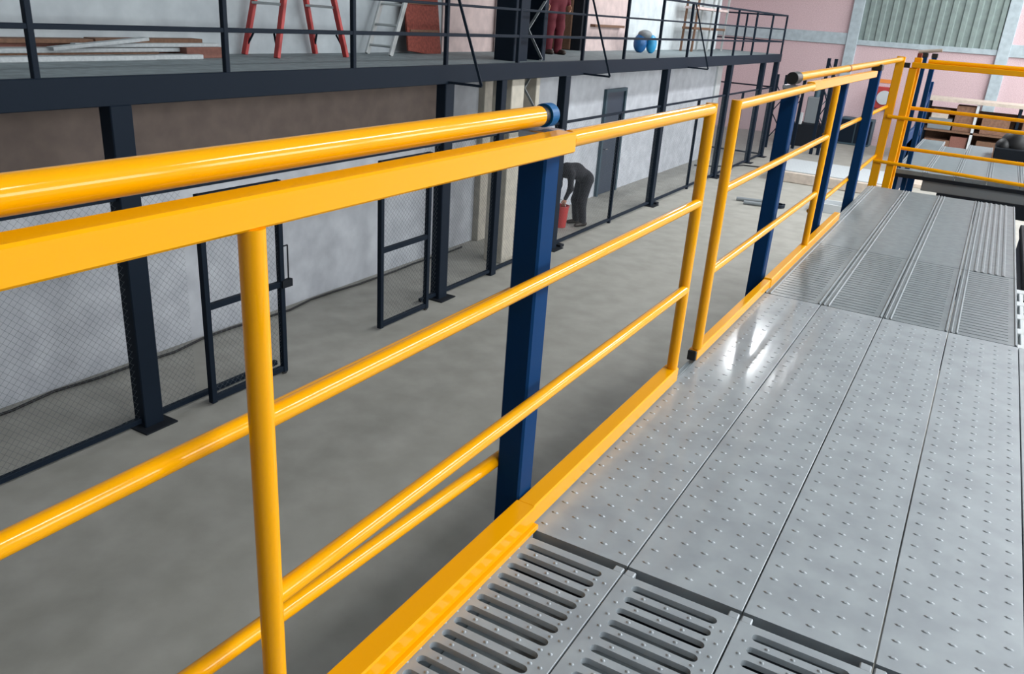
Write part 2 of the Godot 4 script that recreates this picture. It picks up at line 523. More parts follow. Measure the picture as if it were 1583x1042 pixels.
func mezzanine() -> void:
	var t := thing("mezzanine", "dark steel mezzanine with grey deck along the west wall", "mezzanine", Vector3(MX, GY, -10))
	part(t, "deck_plate", Mb.new().span(Vector3(-7.9, MY - 0.06, 8.9), Vector3(MX + 0.02, MY, -27.2)), M.mezz)
	# channel-shaped edge beam
	part(t, "edge_beam", Mb.new().span(Vector3(MX - 0.02, MY - 0.225, 8.9), Vector3(MX + 0.03, MY + 0.004, -27.22), 0.006).span(Vector3(MX - 0.1, MY - 0.225, 8.9), Vector3(MX - 0.02, MY - 0.205, -27.2)), M.dark)
	part(t, "end_beam", Mb.new().span(Vector3(-10.0, MY - 0.225, -27.22), Vector3(MX + 0.03, MY, -27.16), 0.006), M.dark)
	part(t, "deck_plate", Mb.new().span(Vector3(-10.0, MY - 0.06, -26.3), Vector3(-7.9, MY, -27.2)), M.mezz)
	for k in 14:
		var z := 6.0 - k * 2.4
		part(t, "joist", Mb.new().span(Vector3(-7.42, MY - 0.22, z - 0.04), Vector3(MX - 0.02, MY - 0.06, z + 0.04)), M.dark_joist)
	for z in [0.4, -4.3, -9.0, -12.4, -17.15, -21.9, -25.3, -26.95]:
		var s := Vector3(0.15, 0, 0.2) if z > -10 else Vector3(0.14, 0, 0.18)
		var c := part(t, "column", Mb.new().span(Vector3(MX - s.x + 0.04, GY, z - s.z * 0.5), Vector3(MX + 0.04, MY - 0.22, z + s.z * 0.5), 0.008), M.dark)
		part(c, "base_plate", Mb.new().span(Vector3(MX - 0.2, GY, z - 0.17), Vector3(MX + 0.14, GY + 0.015, z + 0.17)), M.dark_joist)
	for z in [-10.4]:
		part(t, "column", Mb.new().span(Vector3(MX - 0.08, GY, z - 0.07), Vector3(MX + 0.02, MY - 0.22, z + 0.07), 0.006), M.dark)
	for x in [-8.0]:
		part(t, "column", Mb.new().span(Vector3(x - 0.09, GY, -27.15), Vector3(x + 0.05, MY - 0.22, -26.98), 0.006), M.dark)

	var rl := thing("mezzanine_railing", "thin dark steel railing along the edge of the mezzanine", "railing", Vector3(MX, MY, -10))
	for z in POSTS:
		part(rl, "post", Mb.new().span(Vector3(MX - 0.025, MY - 0.02, z - 0.025), Vector3(MX + 0.025, MY + 1.12, z + 0.025), 0.004), M.dark)
	for h in [[1.1, 0.022, "top_rail"], [0.71, 0.016, "middle_rail"], [0.36, 0.02, "lower_rail"]]:
		part(rl, h[2], Mb.new().span(Vector3(MX - h[1], MY + h[0] - h[1], 8.8), Vector3(MX + h[1], MY + h[0] + h[1], -27.2), 0.004), M.dark)
		part(rl, h[2], Mb.new().span(Vector3(-9.9, MY + h[0] - h[1], -27.2 - h[1]), Vector3(MX, MY + h[0] + h[1], -27.2 + h[1]), 0.004), M.dark)
	for x in [-7.3, -8.4]:
		part(rl, "post", Mb.new().span(Vector3(x - 0.025, MY - 0.02, -27.225), Vector3(x + 0.025, MY + 1.12, -27.175), 0.004), M.dark)

	var names := ["triangular railing brace nearest the laced column, on the viewer's side of it", "triangular railing brace just beyond the laced column, over the bending man", "triangular railing brace near the far end of the mezzanine"]
	var zs := [-8.95, -12.95, -18.3]
	for i in 3:
		var z: float = zs[i]
		var b := thing("railing_brace", names[i], "brace", Vector3(MX, MY - 0.22, z), "braces on the mezzanine edge")
		var tip := Vector3(-5.62, MY - 0.215, z - 0.12)
		part(b, "strut", Mb.new().bar(Vector3(MX + 0.03, MY - 0.205, z - 0.02), tip, 0.03, 0.03), M.dark)
		part(b, "diagonal_bar", Mb.new().bar(tip, Vector3(MX + 0.03, MY + 1.08, z), 0.03, 0.03), M.dark)

	# laced steel building column standing behind the mezzanine edge
	var lc := thing("laced_column", "tall laced steel column rising through the mezzanine, navy above and cream below", "column", Vector3(-6.45, GY, -11.5))
	var xa := -6.62
	var xb := -6.28
	part(lc, "lower_leg", Mb.new().span(Vector3(xa, GY, -11.0), Vector3(xb, MY - 0.1, -11.38), 0.01), M.column)
	part(lc, "upper_leg", Mb.new().span(Vector3(xa, MY - 0.1, -10.98), Vector3(xb, 5.49, -11.4), 0.01), M.dark)
	part(lc, "lower_leg", Mb.new().span(Vector3(xa, GY, -11.86), Vector3(xb - 0.05, MY - 0.1, -11.98), 0.01), M.column)
	part(lc, "upper_leg", Mb.new().span(Vector3(xa, MY - 0.1, -11.86), Vector3(xb, 5.49, -11.98), 0.01), M.dark)
	part(lc, "web_plate", Mb.new().span(Vector3(xa, MY - 0.1, -11.4), Vector3(xa + 0.03, 5.49, -11.86)), M.dark_joist)
	var hh := GY + 0.2
	var k := 0
	while hh < 5.0:
		var za := -11.38 if k % 2 == 0 else -11.88
		var zb := -11.88 if k % 2 == 0 else -11.38
		part(lc, "lacing_bar", Mb.new().bar(Vector3(xb - 0.012, hh, za), Vector3(xb - 0.012, hh + 0.42, zb), 0.012, 0.045, 0.0, Vector3.RIGHT), M.grey)
		hh += 0.42
		k += 1


# ---------------------------------------------------------------- chain-link fences under the mezzanine
func wires(x: float, za: float, zb: float, y0: float, y1: float, pitch := 0.065, r := 0.0011) -> Mb:
	var mb := Mb.new()
	var L := absf(zb - za)
	var H := y1 - y0
	for dir in [1.0, -1.0]:
		var c := -H
		while c < L:
			# along z from t = c at the bottom, rising 45 degrees
			var t0 := maxf(c, 0.0)
			var t1 := minf(c + H, L)
			if t1 - t0 > 0.02:
				var p := Vector3(x + 0.002 * dir, 0, 0)
				var q := p
				var sa := t0 if dir > 0 else L - t0
				var sb := t1 if dir > 0 else L - t1
				p.z = za - sa
				p.y = y0 + (t0 - c)
				q.z = za - sb
				q.y = y0 + (t1 - c)
				mb.tube(p, q, r, 3, -1.0, false)
			c += pitch
	return mb


func fences() -> void:
	var x := MX - 0.03
	var top := GY + 2.14
	var bays := [[0.3, -4.2, []], [-4.4, -4.84, []], [-8.55, -8.9, []], [-9.1, -10.32, []], [-10.48, -12.31, []], [-12.49, -17.06, [-14.92]], [-17.24, -21.81, [-19.7]], [-21.99, -25.2, [-23.6]], [-25.4, -26.87, []]]
	var where := [
		"long chain-link fence bay at the near left, before the first gate leaf", "narrow chain-link strip between the first dark column and the near gate leaf",
		"narrow chain-link strip between the far gate leaf and the second dark column", "chain-link bay between the second dark column and the laced column",
		"chain-link bay in front of the laced column", "chain-link bay in front of the bending man and the dark blue door",
		"chain-link bay just beyond the dark blue door", "chain-link bay by the white column at the end of the wall", "last chain-link bay at the far corner of the mezzanine"]
	for i in bays.size():
		var b: Array = bays[i]
		var za: float = b[0]
		var zb: float = b[1]
		var t := thing("chain_link_fence", "dark framed " + where[i], "fence", Vector3(x, GY, za), "chain-link bays under the mezzanine")
		part(t, "bottom_rail", Mb.new().span(Vector3(x - 0.025, GY + 0.05, za), Vector3(x + 0.025, GY + 0.1, -5.9 if i == 1 else zb), 0.004), M.dark)
		part(t, "top_rail", Mb.new().span(Vector3(x - 0.02, top - 0.02, za), Vector3(x + 0.02, top + 0.02, zb), 0.004), M.dark)
		part(t, "wire_mesh", wires(x, za, zb, GY + 0.1, top - 0.02), M.wire, true)
		for z in b[2]:
			part(t, "post", Mb.new().span(Vector3(x - 0.03, GY, z - 0.03), Vector3(x + 0.03, top, z + 0.03), 0.004), M.dark)
		if i == 0 or zb - za < -3.0:
			part(t, "foot_plate", Mb.new().span(Vector3(x - 0.05, GY, za - 0.06), Vector3(x + 0.12, GY + 0.05, za - 0.2), 0.004), M.dark_joist)
	# the open gap between the two gate leaves keeps its head rail
	var hd := thing("gate_head_rail", "dark head rail over the gap between the two chain-link gate leaves", "rail", Vector3(x, top, -5.9))
	part(hd, "rail", Mb.new().span(Vector3(x - 0.02, top - 0.02, -4.84), Vector3(x + 0.02, top + 0.02, -8.55), 0.004), M.dark)
	gate_leaf(-4.9, -5.86, true, "near chain-link gate leaf with a latch, seen past the yellow post")
	gate_leaf(-7.5, -8.46, false, "far chain-link gate leaf beside the second dark column")
	# return fence at the end of the mezzanine
	var t2 := thing("chain_link_fence", "chain-link fence turning back under the far end of the mezzanine", "fence", Vector3(-8, GY, -27.05), "chain-link bays under the mezzanine")
	part(t2, "top_rail", Mb.new().span(Vector3(-9.9, top - 0.02, -27.07), Vector3(-6.2, top + 0.02, -27.03)), M.dark)
	part(t2, "bottom_rail", Mb.new().span(Vector3(-9.9, GY + 0.05, -27.07), Vector3(-6.2, GY + 0.1, -27.03)), M.dark)
	part(t2, "post", Mb.new().span(Vector3(-9.93, GY, -27.08), Vector3(-9.87, top, -27.02)), M.dark)
	# cable along the foot of the wall
	var pts := []
	var rng := RandomNumberGenerator.new()
	rng.seed = 5
	var z := -1.0
	while z > -11.5:
		pts.append(Vector3(-7.3 + rng.randf_range(-0.05, 0.05), GY + 0.02, z))
		z -= 0.45
	var cb := part(self, "cable", Mb.new().path(pts, 0.014, 6), M.black)
	tag(cb, "black cable lying along the foot of the pale wall under the mezzanine", "cable")
	var pts2 := []
	for q in [[-7.1, -23.3], [-6.6, -23.6], [-6.0, -24.6], [-5.6, -24.7], [-5.2, -25.2]]:
		pts2.append(Vector3(q[0], GY + 0.02, q[1]))
	tag(part(self, "cable", Mb.new().path(pts2, 0.02, 6), M.black), "loose black cable on the floor by the far mezzanine columns", "cable")


func gate_leaf(za: float, zb: float, latch: bool, label: String) -> void:
	var x := MX + 0.13
	var top := GY + 2.1
	var t := thing("mesh_gate", label, "gate", Vector3(x, GY, za), "chain-link gate leaves")
	for z in [za, zb]:
		part(t, "side_bar", Mb.new().span(Vector3(x - 0.03, GY + 0.03, z - 0.03), Vector3(x + 0.03, top, z + 0.03), 0.004), M.dark)
	for y in [GY + 0.07, GY + 1.02, top - 0.03]:
		part(t, "cross_bar", Mb.new().span(Vector3(x - 0.025, y - 0.03, za - 0.03), Vector3(x + 0.025, y + 0.03, zb + 0.03), 0.004), M.dark)
	part(t, "wire_mesh", wires(x, za - 0.03, zb + 0.03, GY + 0.1, top - 0.06), M.wire, true)
	part(t, "wheel", Mb.new().tube(Vector3(x - 0.015, GY + 0.04, zb), Vector3(x + 0.015, GY + 0.04, zb), 0.04, 12), M.black)
	if latch:
		part(t, "latch", Mb.new().tube(Vector3(x + 0.02, GY + 1.05, zb - 0.09), Vector3(x + 0.02, GY + 1.42, zb - 0.09), 0.008, 6).tube(Vector3(x + 0.02, GY + 1.42, zb - 0.09), Vector3(x + 0.02, GY + 1.42, zb), 0.008, 6).span(Vector3(x, GY + 0.98, zb + 0.02), Vector3(x + 0.05, GY + 1.06, zb - 0.12)), M.dark_joist)


# ---------------------------------------------------------------- walkway deck
const PW := 0.312
const PX := [-0.867, -0.555, -0.243, 0.069, 0.381, 0.693, 1.005, 1.317]


func skirt(mb: Mb, w: float, z0: float, z1: float, d := 0.045) -> void:
	var g := 0.002
	var e := 0.0015
	var x0 := g
	var x1 := w - g
	# rounded long edges, sides and ends below the plate
	mb.quad(Vector3(x0, -e, z0), Vector3(x0, -e, z1), Vector3(x0 + e, 0, z1), Vector3(x0 + e, 0, z0), Vector3(-0.7, 0.7, 0))
	mb.quad(Vector3(x1, -e, z0), Vector3(x1, -e, z1), Vector3(x1 - e, 0, z1), Vector3(x1 - e, 0, z0), Vector3(0.7, 0.7, 0))
	mb.quad(Vector3(x0, -e, z0), Vector3(x0, -e, z1), Vector3(x0, -d, z1), Vector3(x0, -d, z0), Vector3.LEFT)
	mb.quad(Vector3(x1, -e, z0), Vector3(x1, -e, z1), Vector3(x1, -d, z1), Vector3(x1, -d, z0), Vector3.RIGHT)
	mb.quad(Vector3(x0, -0.0, z0), Vector3(x1, 0, z0), Vector3(x1, -d, z0), Vector3(x0, -d, z0), Vector3.BACK)
	mb.quad(Vector3(x0, -0.0, z1), Vector3(x1, 0, z1), Vector3(x1, -d, z1), Vector3(x0, -d, z1), Vector3.FORWARD)


# plank lying from z = 0 back to z = -len, x from 0 to PW, top at y = 0
func dimpled_plank(length: float) -> ArrayMesh:
	var mb := Mb.new()
	var e := 0.0035
	mb.quad(Vector3(e, 0, 0), Vector3(PW - e, 0, 0), Vector3(PW - e, 0, -length), Vector3(e, 0, -length), Vector3.UP)
	skirt(mb, PW, 0.0, -length)
	var row := 0
	var z := -0.05
	while z > -length + 0.03:
		for k in 5:
			mb.stud(Vector3(0.035 + k * 0.0605, 0, z + (0.006 if k % 2 == 0 else -0.006)), 0.012, 0.006, 0.0016)
		z -= 0.0665
		row += 1
	return mb.mesh(M.steel)


func slotted_plank(length: float, lip := false) -> ArrayMesh:
	var mb := Mb.new()
	var e := 0.0035
	var p := 0.0505
	var r := 0.0045 if lip else 0.0135
	var xa := 0.042
	var xb := PW - 0.044
	var x0 := e
	var x1 := PW - e
	var k := int((length - 0.015) / p)
	var zs := -(length - k * p) * 0.5
	mb.quad(Vector3(x0, 0, 0), Vector3(x1, 0, 0), Vector3(x1, 0, zs), Vector3(x0, 0, zs), Vector3.UP)
	mb.quad(Vector3(x0, 0, zs - k * p), Vector3(x1, 0, zs - k * p), Vector3(x1, 0, -length), Vector3(x0, 0, -length), Vector3.UP)
	var seg := 3
	for i in k:
		var zc := zs - (i + 0.5) * p
		var zt := zc + p * 0.5
		var zb := zc - p * 0.5
		mb.quad(Vector3(xa + r, 0, zt), Vector3(xb - r, 0, zt), Vector3(xb - r, 0, zc + r), Vector3(xa + r, 0, zc + r), Vector3.UP)
		mb.quad(Vector3(xa + r, 0, zb), Vector3(xb - r, 0, zb), Vector3(xb - r, 0, zc - r), Vector3(xa + r, 0, zc - r), Vector3.UP)
		var ring := []
		for s in [-1.0, 1.0]:
			var xc := xa + r if s < 0 else xb - r
			var xe := x0 if s < 0 else x1
			for h in [1.0, -1.0]:
				var corner := Vector3(xe, 0, zc + h * p * 0.5)
				var prev := Vector3(xc, 0, zc + h * r)
				mb.ftri(corner, Vector3(xc, 0, zc + h * p * 0.5), prev, Vector3.UP)
				for j in seg:
					var a := (j + 1) * PI * 0.5 / seg
					var cur := Vector3(xc + s * sin(a) * r, 0, zc + h * cos(a) * r)
					mb.ftri(corner, prev, cur, Vector3.UP)
					prev = cur
			mb.ftri(Vector3(xe, 0, zt), Vector3(xe, 0, zb), Vector3(xc + s * r, 0, zc), Vector3.UP)
		for j in seg * 2 + 1:
			var a := PI * 0.5 - j * PI * 0.5 / seg
			ring.append([Vector3(xb - r + cos(a) * r, 0, zc + sin(a) * r), Vector3(-cos(a), 0.25, -sin(a)).normalized()])
		for j in seg * 2 + 1:
			var a := -PI * 0.5 - j * PI * 0.5 / seg
			ring.append([Vector3(xa + r + cos(a) * r, 0, zc + sin(a) * r), Vector3(-cos(a), 0.25, -sin(a)).normalized()])
		var dn := Vector3(0, -0.016, 0)
		for j in ring.size():
			var A: Array = ring[j]
			var B: Array = ring[(j + 1) % ring.size()]
			mb.tri(A[0], B[0], B[0] + dn, A[1], B[1], B[1])
			mb.tri(A[0], B[0] + dn, A[0] + dn, A[1], B[1], A[1])
		if not lip:
			for q in [0.03, 0.085, 0.145, 0.205, 0.262, 0.288]:
				mb.stud(Vector3(q, 0, zt), 0.006, 0.0055, 0.0035)
	skirt(mb, PW, 0.0, -length)
	if lip:
		edge_ribs(mb, length)
	else:
		# tongues at the corners of the far end
		for q in [[0.003, 0.03], [PW - 0.03, PW - 0.003]]:
			mb.span(Vector3(q[0], -0.02, -length - 0.026), Vector3(q[1], 0.0, -length + 0.002), 0.003)
	return mb.mesh(M.steel if not lip else M.galv)


func edge_ribs(mb: Mb, length: float) -> void:
	for x in [0.012, 0.036, PW - 0.012]:
		for s in [-1.0, 1.0]:
			mb.quad(Vector3(x + s * 0.006, 0, 0), Vector3(x + s * 0.002, 0.006, 0), Vector3(x + s * 0.002, 0.006, -length), Vector3(x + s * 0.006, 0, -length), Vector3(s * 0.8, 0.5, 0).normalized())
		mb.quad(Vector3(x - 0.002, 0.006, 0), Vector3(x + 0.002, 0.006, 0), Vector3(x + 0.002, 0.006, -length), Vector3(x - 0.002, 0.006, -length), Vector3.UP)


func ribbed_plank(length: float, many: bool) -> ArrayMesh:
	var mb := Mb.new()
	var e := 0.0035
	mb.quad(Vector3(e, 0, 0), Vector3(PW - e, 0, 0), Vector3(PW - e, 0, -length), Vector3(e, 0, -length), Vector3.UP)
	skirt(mb, PW, 0.0, -length)
	edge_ribs(mb, length)
	if many:
		for i in 5:
			var x := 0.075 + i * 0.04
			for s in [-1.0, 1.0]:
				mb.quad(Vector3(x + s * 0.011, 0.0, 0), Vector3(x + s * 0.006, 0.005, 0), Vector3(x + s * 0.006, 0.005, -length), Vector3(x + s * 0.011, 0.0, -length), Vector3(s * 0.7, 0.7, 0).normalized())
			mb.quad(Vector3(x - 0.006, 0.005, 0), Vector3(x + 0.006, 0.005, 0), Vector3(x + 0.006, 0.005, -length), Vector3(x - 0.006, 0.005, -length), Vector3.UP)
	return mb.mesh(M.galv)


func walkway() -> void:
	var t := thing("walkway", "pale steel plank walkway raised on racking, running away beside the yellow gates", "walkway", Vector3(0, DY, -4))
	var slot_near := slotted_plank(2.705)
	var dimp := dimpled_plank(2.712)
	var slot_far := slotted_plank(1.42, true)
	var rib := ribbed_plank(2.83, false)
	var rib_many := ribbed_plank(2.83, true)
	for i in 7:
		var x: float = PX[i]
		inst(t, "slotted_plank", slot_near, Vector3(x, DY, 0.98))
		inst(t, "dimpled_plank", dimp, Vector3(x, DY, -1.762))
		if i < 4:
			inst(t, "slotted_plank", slot_far, Vector3(x, DY, -4.482))
			inst(t, "ribbed_plank", rib_many if i == 3 else rib, Vector3(x, DY, -5.91))
	for z in [0.98, -1.75, -4.478, -5.906, -8.70]:
		part(t, "cross_beam", Mb.new().span(Vector3(-0.86, DY - 0.2, z - 0.035), Vector3(1.3 if z > -4.6 else 0.38, DY - (0.1 if z == -1.75 else 0.048), z + 0.035), 0.004), M.dark_joist)
	part(t, "added_tray", Mb.new().span(Vector3(-0.86, DY - 0.16, 1.0), Vector3(1.62, DY - 0.13, -1.7)), M.galv)  # tray added below the near planks to keep their slots dark
	part(t, "edge_beam", Mb.new().span(Vector3(-0.893, DY - 0.2, 1.0), Vector3(-0.868, DY - 0.004, -8.75), 0.003), M.galv)
	part(t, "edge_beam", Mb.new().span(Vector3(1.63, DY - 0.2, 1.0), Vector3(1.66, DY - 0.004, -4.5), 0.003), M.galv)
	for x in [-0.83, 0.35]:
		part(t, "long_beam", Mb.new().span(Vector3(x - 0.025, DY - 0.3, 1.0), Vector3(x + 0.025, DY - 0.2, -8.75), 0.004), M.navy)
	for q in [[-0.83, 0.9], [0.35, 0.9], [0.35, -1.75], [0.35, -4.48], [0.35, -8.68], [-0.8, -8.68], [1.25, 0.9], [1.25, -4.4]]:
		part(t, "rack_leg", Mb.new().span(Vector3(q[0] - 0.04, GY, q[1] - 0.04), Vector3(q[0] + 0.04, DY - 0.16, q[1] + 0.04), 0.004), M.navy)
	# white open grid beside the planks
	var g := thing("steel_grid", "white open steel grid let in beside the walkway planks", "grating", Vector3(0.7, DY - 0.05, -5.1))
	var gm := Mb.new()
	var xx := 0.399
	while xx < 1.3:
		gm.span(Vector3(xx, DY - 0.07, -4.525), Vector3(xx + 0.021, DY - 0.03, -5.74), 0.003)
		xx += 0.086
	part(g, "long_bars", gm, M.white)
	for k in 5:
		part(g, "cross_bar", Mb.new().span(Vector3(0.384, DY - 0.068, -4.53 - k * 0.285), Vector3(1.3, DY - 0.028, -4.62 - k * 0.285), 0.003), M.white)
	var bin := thing("blue_bin", "dark blue steel box beside the far walkway planks", "box", Vector3(0.8, GY, -7))
	part(bin, "body", Mb.new().span(Vector3(0.47, GY, -5.95), Vector3(1.35, DY - 0.12, -8.5), 0.01), M.navy)
	part(bin, "rim", Mb.new().span(Vector3(0.45, DY - 0.17, -5.93), Vector3(1.37, DY - 0.11, -8.52), 0.008), M.dark_joist)


# ---------------------------------------------------------------- yellow sliding gates
const GX := -0.865


func gates() -> void:
	# uprights of the racking, behind the gates
	var labels := ["blue rack upright nearest the viewer, with a blue capped tube end on it", "blue rack upright under the start of the second fixed tube", "blue rack upright beside the end post of the second sliding gate", "blue rack upright at the far end of the second gate sleeve"]
	var zs := [-1.825, -4.64, -6.28, -7.95]
	for i in 4:
		var z: float = zs[i]
		var t := thing("rack_upright", labels[i], "upright", Vector3(-0.95, GY, z), "blue rack uprights")
		var top := -0.285 if i < 2 else (-0.30 if i == 2 else -0.235)
		part(t, "post", Mb.new().span(Vector3(-0.99, GY, z - 0.04), Vector3(-0.912, top, z + 0.04), 0.006), M.navy)
		part(t, "foot_plate", Mb.new().span(Vector3(-1.03, GY, z - 0.07), Vector3(-0.87, GY + 0.012, z + 0.07)), M.dark_joist)
		if i < 2:
			part(t, "bracket", Mb.new().span(Vector3(-0.99, top, z - 0.05), Vector3(-0.91, top + 0.02, z + 0.05), 0.003), M.chrome)
			part(t, "bolt", Mb.new().tube(Vector3(-0.91, top - 0.03, z), Vector3(-0.9, top - 0.03, z), 0.012, 6), M.chrome)
		if i == 3:
			part(t, "cap", Mb.new().span(Vector3(-0.99, top - 0.03, z - 0.05), Vector3(-0.905, top + 0.02, z + 0.06), 0.005), M.black)

	# fixed guard rails behind the gates
	var a := thing("guard_rail", "near yellow fixed guard rail of round tubes ending in a blue cap", "guard rail", Vector3(-0.95, DY, -0.5))
	part(a, "top_tube", Mb.new().tube(Vector3(-0.95, -0.2325, 1.0), Vector3(-0.95, -0.2325, -1.80), 0.0245, 24), M.yellow)
	var cap := part(a, "end_cap", Mb.new().tube(Vector3(-0.95, -0.2325, -1.825), Vector3(-0.95, -0.2325, -1.86), 0.0285, 24), M.blue)
	part(cap, "collar", Mb.new().tube(Vector3(-0.95, -0.2325, -1.80), Vector3(-0.95, -0.2325, -1.825), 0.0225, 18), M.black)
	part(a, "middle_tube", Mb.new().tube(Vector3(-1.005, -0.706, 1.0), Vector3(-1.005, -0.706, -1.86), 0.018, 18), M.yellow)
	part(a, "lower_tube", Mb.new().tube(Vector3(-1.005, -1.053, 1.0), Vector3(-1.005, -1.215, -1.88), 0.019, 18), M.yellow)
	var b := thing("guard_rail", "far yellow fixed guard rail starting at a black cap behind the second gate", "guard rail", Vector3(-0.95, DY, -7))
	part(b, "top_tube", Mb.new().tube(Vector3(-0.95, -0.228, -4.72), Vector3(-0.95, -0.198, -9.75), 0.024, 20), M.yellow)
	part(b, "joint_ring", Mb.new().tube(Vector3(-0.95, -0.219, -6.35), Vector3(-0.95, -0.219, -6.39), 0.0255, 18), M.rust)
	part(b, "end_cap", Mb.new().tube(Vector3(-0.95, -0.23, -4.6), Vector3(-0.95, -0.23, -4.72), 0.032, 18), M.black)
	part(b, "middle_tube", Mb.new().tube(Vector3(-1.005, -0.675, -6.3), Vector3(-0.99, -0.675, -9.75), 0.018, 14), M.yellow)
	part(b, "lower_tube", Mb.new().tube(Vector3(-1.005, -1.228, -6.3), Vector3(-0.99, -1.19, -9.75), 0.018, 14), M.yellow)

	# near gate
	var g := thing("sliding_gate", "near yellow sliding gate with a long box beam, standing beside the viewer", "gate", Vector3(GX, DY, -1.2))
	part(g, "top_sleeve", Mb.new().span(Vector3(GX - 0.04, -0.309, 0.9), Vector3(GX + 0.014, -0.260, -1.82), 0.004), M.yellow)
	part(g, "top_tube", Mb.new().tube(Vector3(GX - 0.008, -0.279, -1.82), Vector3(GX - 0.008, -0.279, -2.97), 0.0215, 20), M.yellow)
	part(g, "post", Mb.new().tube(Vector3(GX, -0.308, -0.80), Vector3(GX, -1.29, -0.80), 0.0198, 24), M.yellow)
	part(g, "post", Mb.new().tube(Vector3(GX - 0.008, -0.2575, -2.97), Vector3(GX - 0.008, -1.31, -2.97), 0.0215, 20), M.yellow)
	part(g, "middle_rail", Mb.new().tube(Vector3(GX, -0.615, -0.80), Vector3(GX - 0.004, -0.617, -2.97), 0.0175, 18), M.yellow)
	part(g, "lower_rail", Mb.new().tube(Vector3(GX, -0.957, -0.80), Vector3(GX - 0.004, -0.957, -2.97), 0.0185, 18), M.yellow)
	part(g, "toe_sleeve", Mb.new().span(Vector3(GX - 0.045, -1.345, 0.9), Vector3(GX + 0.02, -1.288, -1.77), 0.004), M.yellow)
	part(g, "toe_flange", Mb.new().span(Vector3(GX - 0.045, -1.359, 0.9), Vector3(GX + 0.032, -1.343, -1.77), 0.002), M.yellow)
	part(g, "toe_beam", Mb.new().span(Vector3(GX - 0.043, -1.352, -1.77), Vector3(GX + 0.014, -1.292, -2.995), 0.004), M.yellow)

	# far gate
	var h := thing("sliding_gate", "second yellow sliding gate, further along the walkway edge", "gate", Vector3(GX, DY, -5))
	part(h, "top_tube", Mb.new().tube(Vector3(GX, -0.282, -3.27), Vector3(GX, -0.27, -4.72), 0.0205, 18), M.yellow)
	part(h, "top_sleeve", Mb.new().span(Vector3(GX - 0.03, -0.292, -4.72), Vector3(GX + 0.014, -0.245, -7.2), 0.004), M.yellow)
	part(h, "post", Mb.new().tube(Vector3(GX, -0.2612, -3.27), Vector3(GX, -1.3, -3.27), 0.021, 20), M.yellow)
	part(h, "post", Mb.new().tube(Vector3(GX, -0.292, -5.52), Vector3(GX, -1.3, -5.52), 0.021, 20), M.yellow)
	part(h, "middle_rail", Mb.new().tube(Vector3(GX, -0.61, -3.27), Vector3(GX, -0.60, -5.52), 0.0175, 16), M.yellow)
	part(h, "lower_rail", Mb.new().tube(Vector3(GX, -0.955, -3.27), Vector3(GX, -0.96, -5.52), 0.0175, 16), M.yellow)
	part(h, "toe_beam", Mb.new().span(Vector3(GX - 0.03, -1.352, -3.25), Vector3(GX + 0.012, -1.305, -4.56), 0.004), M.yellow)
	part(h, "toe_sleeve", Mb.new().span(Vector3(GX - 0.03, -1.356, -4.56), Vector3(GX + 0.016, -1.298, -6.8), 0.004), M.yellow)
	part(h, "end_plug", Mb.new().span(Vector3(GX - 0.028, -1.35, -3.235), Vector3(GX + 0.01, -1.306, -3.25), 0.003), M.black)
	part(h, "post", Mb.new().span(Vector3(GX - 0.01, -1.352, -3.29), Vector3(GX + 0.0, -1.36, -3.31)), M.yellow)


